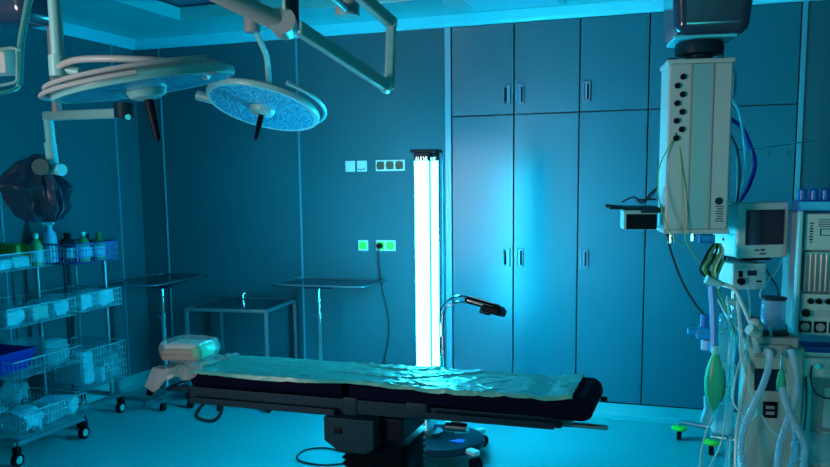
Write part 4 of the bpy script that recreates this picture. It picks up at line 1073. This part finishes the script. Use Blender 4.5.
# bottle and bag at the foot of the stand
c = at(722, 432, 3.95)
t = thing('suction_bottle', 'ribbed clear bottle with a yellow cap below the green bag', 'bottle', (c.x, c.y, c.z))
m = MB(); pr = [(0, 0)]
for k in range(12): pr.append((0.052 if k % 2 else 0.049, 0.003+k*0.013))
pr += [(0.035, 0.165), (0.02, 0.18), (0.02, 0.19), (0, 0.19)]
m.lathe(pr, c, 24); m.build('body', mat('ribbed_bottle', (0.25, 0.75, 0.85), 0.2, alpha=0.75), t)
MB().cyl(c+V((0, 0, 0.188)), c+V((0, 0, 0.21)), 0.022, 16).build('cap', YELLOW, t)
MB().box(c+V((0.02, 0.0, -0.006)), (0.14, 0.10, 0.010), 0.003).tube([c+V((0.06, 0, 0)), V((px_, py_, c.z))], 0.008, 8).build('holder', CHROME, t)
pack('glove_bag', 'small crumpled pale bag hanging left of the ribbed bottle', 'bag', at(708, 410, 3.85), (0.045, 0.05, 0.13), PAPER, 0.2, 0.4, seed=60)
pack('paper_towel_bag', 'tall pale clear bag hanging behind the green bag', 'bag', at(727, 350, 3.9), (0.07, 0.06, 0.36), CLEAR, 0.2, 0.35, seed=61)
# folded clear plastic on the workstation base
pack('plastic_cover', 'crumpled clear plastic cover at the foot of the anaesthesia machine', 'plastic', at(822, 448, 3.5), (0.20, 0.12, 0.12), CLEAR, 0.1, 0.35, seed=62)
# blue rack on top of the workstation
tp = Ma @ V((0.09, 0.14, z212+0.002))
t = thing('blue_rack', 'bright blue translucent tray of bottles on top of the anaesthesia machine', 'rack', tp, 0.04)
BT = mat('blue_translucent', (0.0, 0.18, 0.70), 0.2, alpha=0.85)
lb(MB().box((0.06, 0, 0.025), (0.30, 0.18, 0.05), 0.006), 'tray', BT)
for k in range(6):
    x = -0.065+k*0.048
    lb(MB().lathe([(0, 0.05), (0.019, 0.05), (0.020, 0.055), (0.020, 0.095), (0.012, 0.105), (0, 0.105)], (x, -0.03, 0), 16), 'bottle_top', BT)
# wire frame hanging left of rack (small hooks rail)
rl = thing('hook_rail', 'thin pale rail with small hooks above the monitor', 'rail', at(760, 150, 4.3))
m = MB(); m.tube(path((736, 150, 4.25), (760, 148, 4.3), (795, 143, 4.35), (835, 138, 4.4)), 0.003, 6); m.build('rail', CHROME, rl)
m = MB()
for u in (738, 752, 768, 788): m.tube([at(u, 150, 4.28), at(u, 157, 4.28)], 0.0025, 6)
m.tube([at(737, 150, 4.25), at(737, 205, 4.2)], 0.004, 6)
m.build('hook', CHROME, rl)

# wheeled leg ends with lime rings by the back wall
def wheelfoot(u, v, lab, stand=None):
    p = onz(u, v, 0.0)
    t = thing('caster_foot', lab, 'caster', p, group='lime-ringed casters')
    MB().cyl(p+V((-0.014, 0, 0.032)), p+V((0.014, 0, 0.032)), 0.032, 18).build('wheel', BLACK, t)
    MB().lathe([(0, 0.066), (0.045, 0.070), (0.050, 0.078), (0.045, 0.086), (0.012, 0.092), (0, 0.092)], p, 24).build('bumper', LIME, t)
    MB().cyl(p+V((0, 0, 0.03)), p+V((0, 0, 0.12)), 0.010, 12).build('stem', CHROME, t)
    q = p+V((0.30, -0.10, 0.118)); MB().tube([p+V((0, 0, 0.118)), q], 0.014, 10).build('leg', STEEL, t)
wheelfoot(679, 440, 'caster with a lime green ring standing nearest the cabinets')
wheelfoot(711, 455, 'caster with a lime green ring beside the ribbed clear bottle')
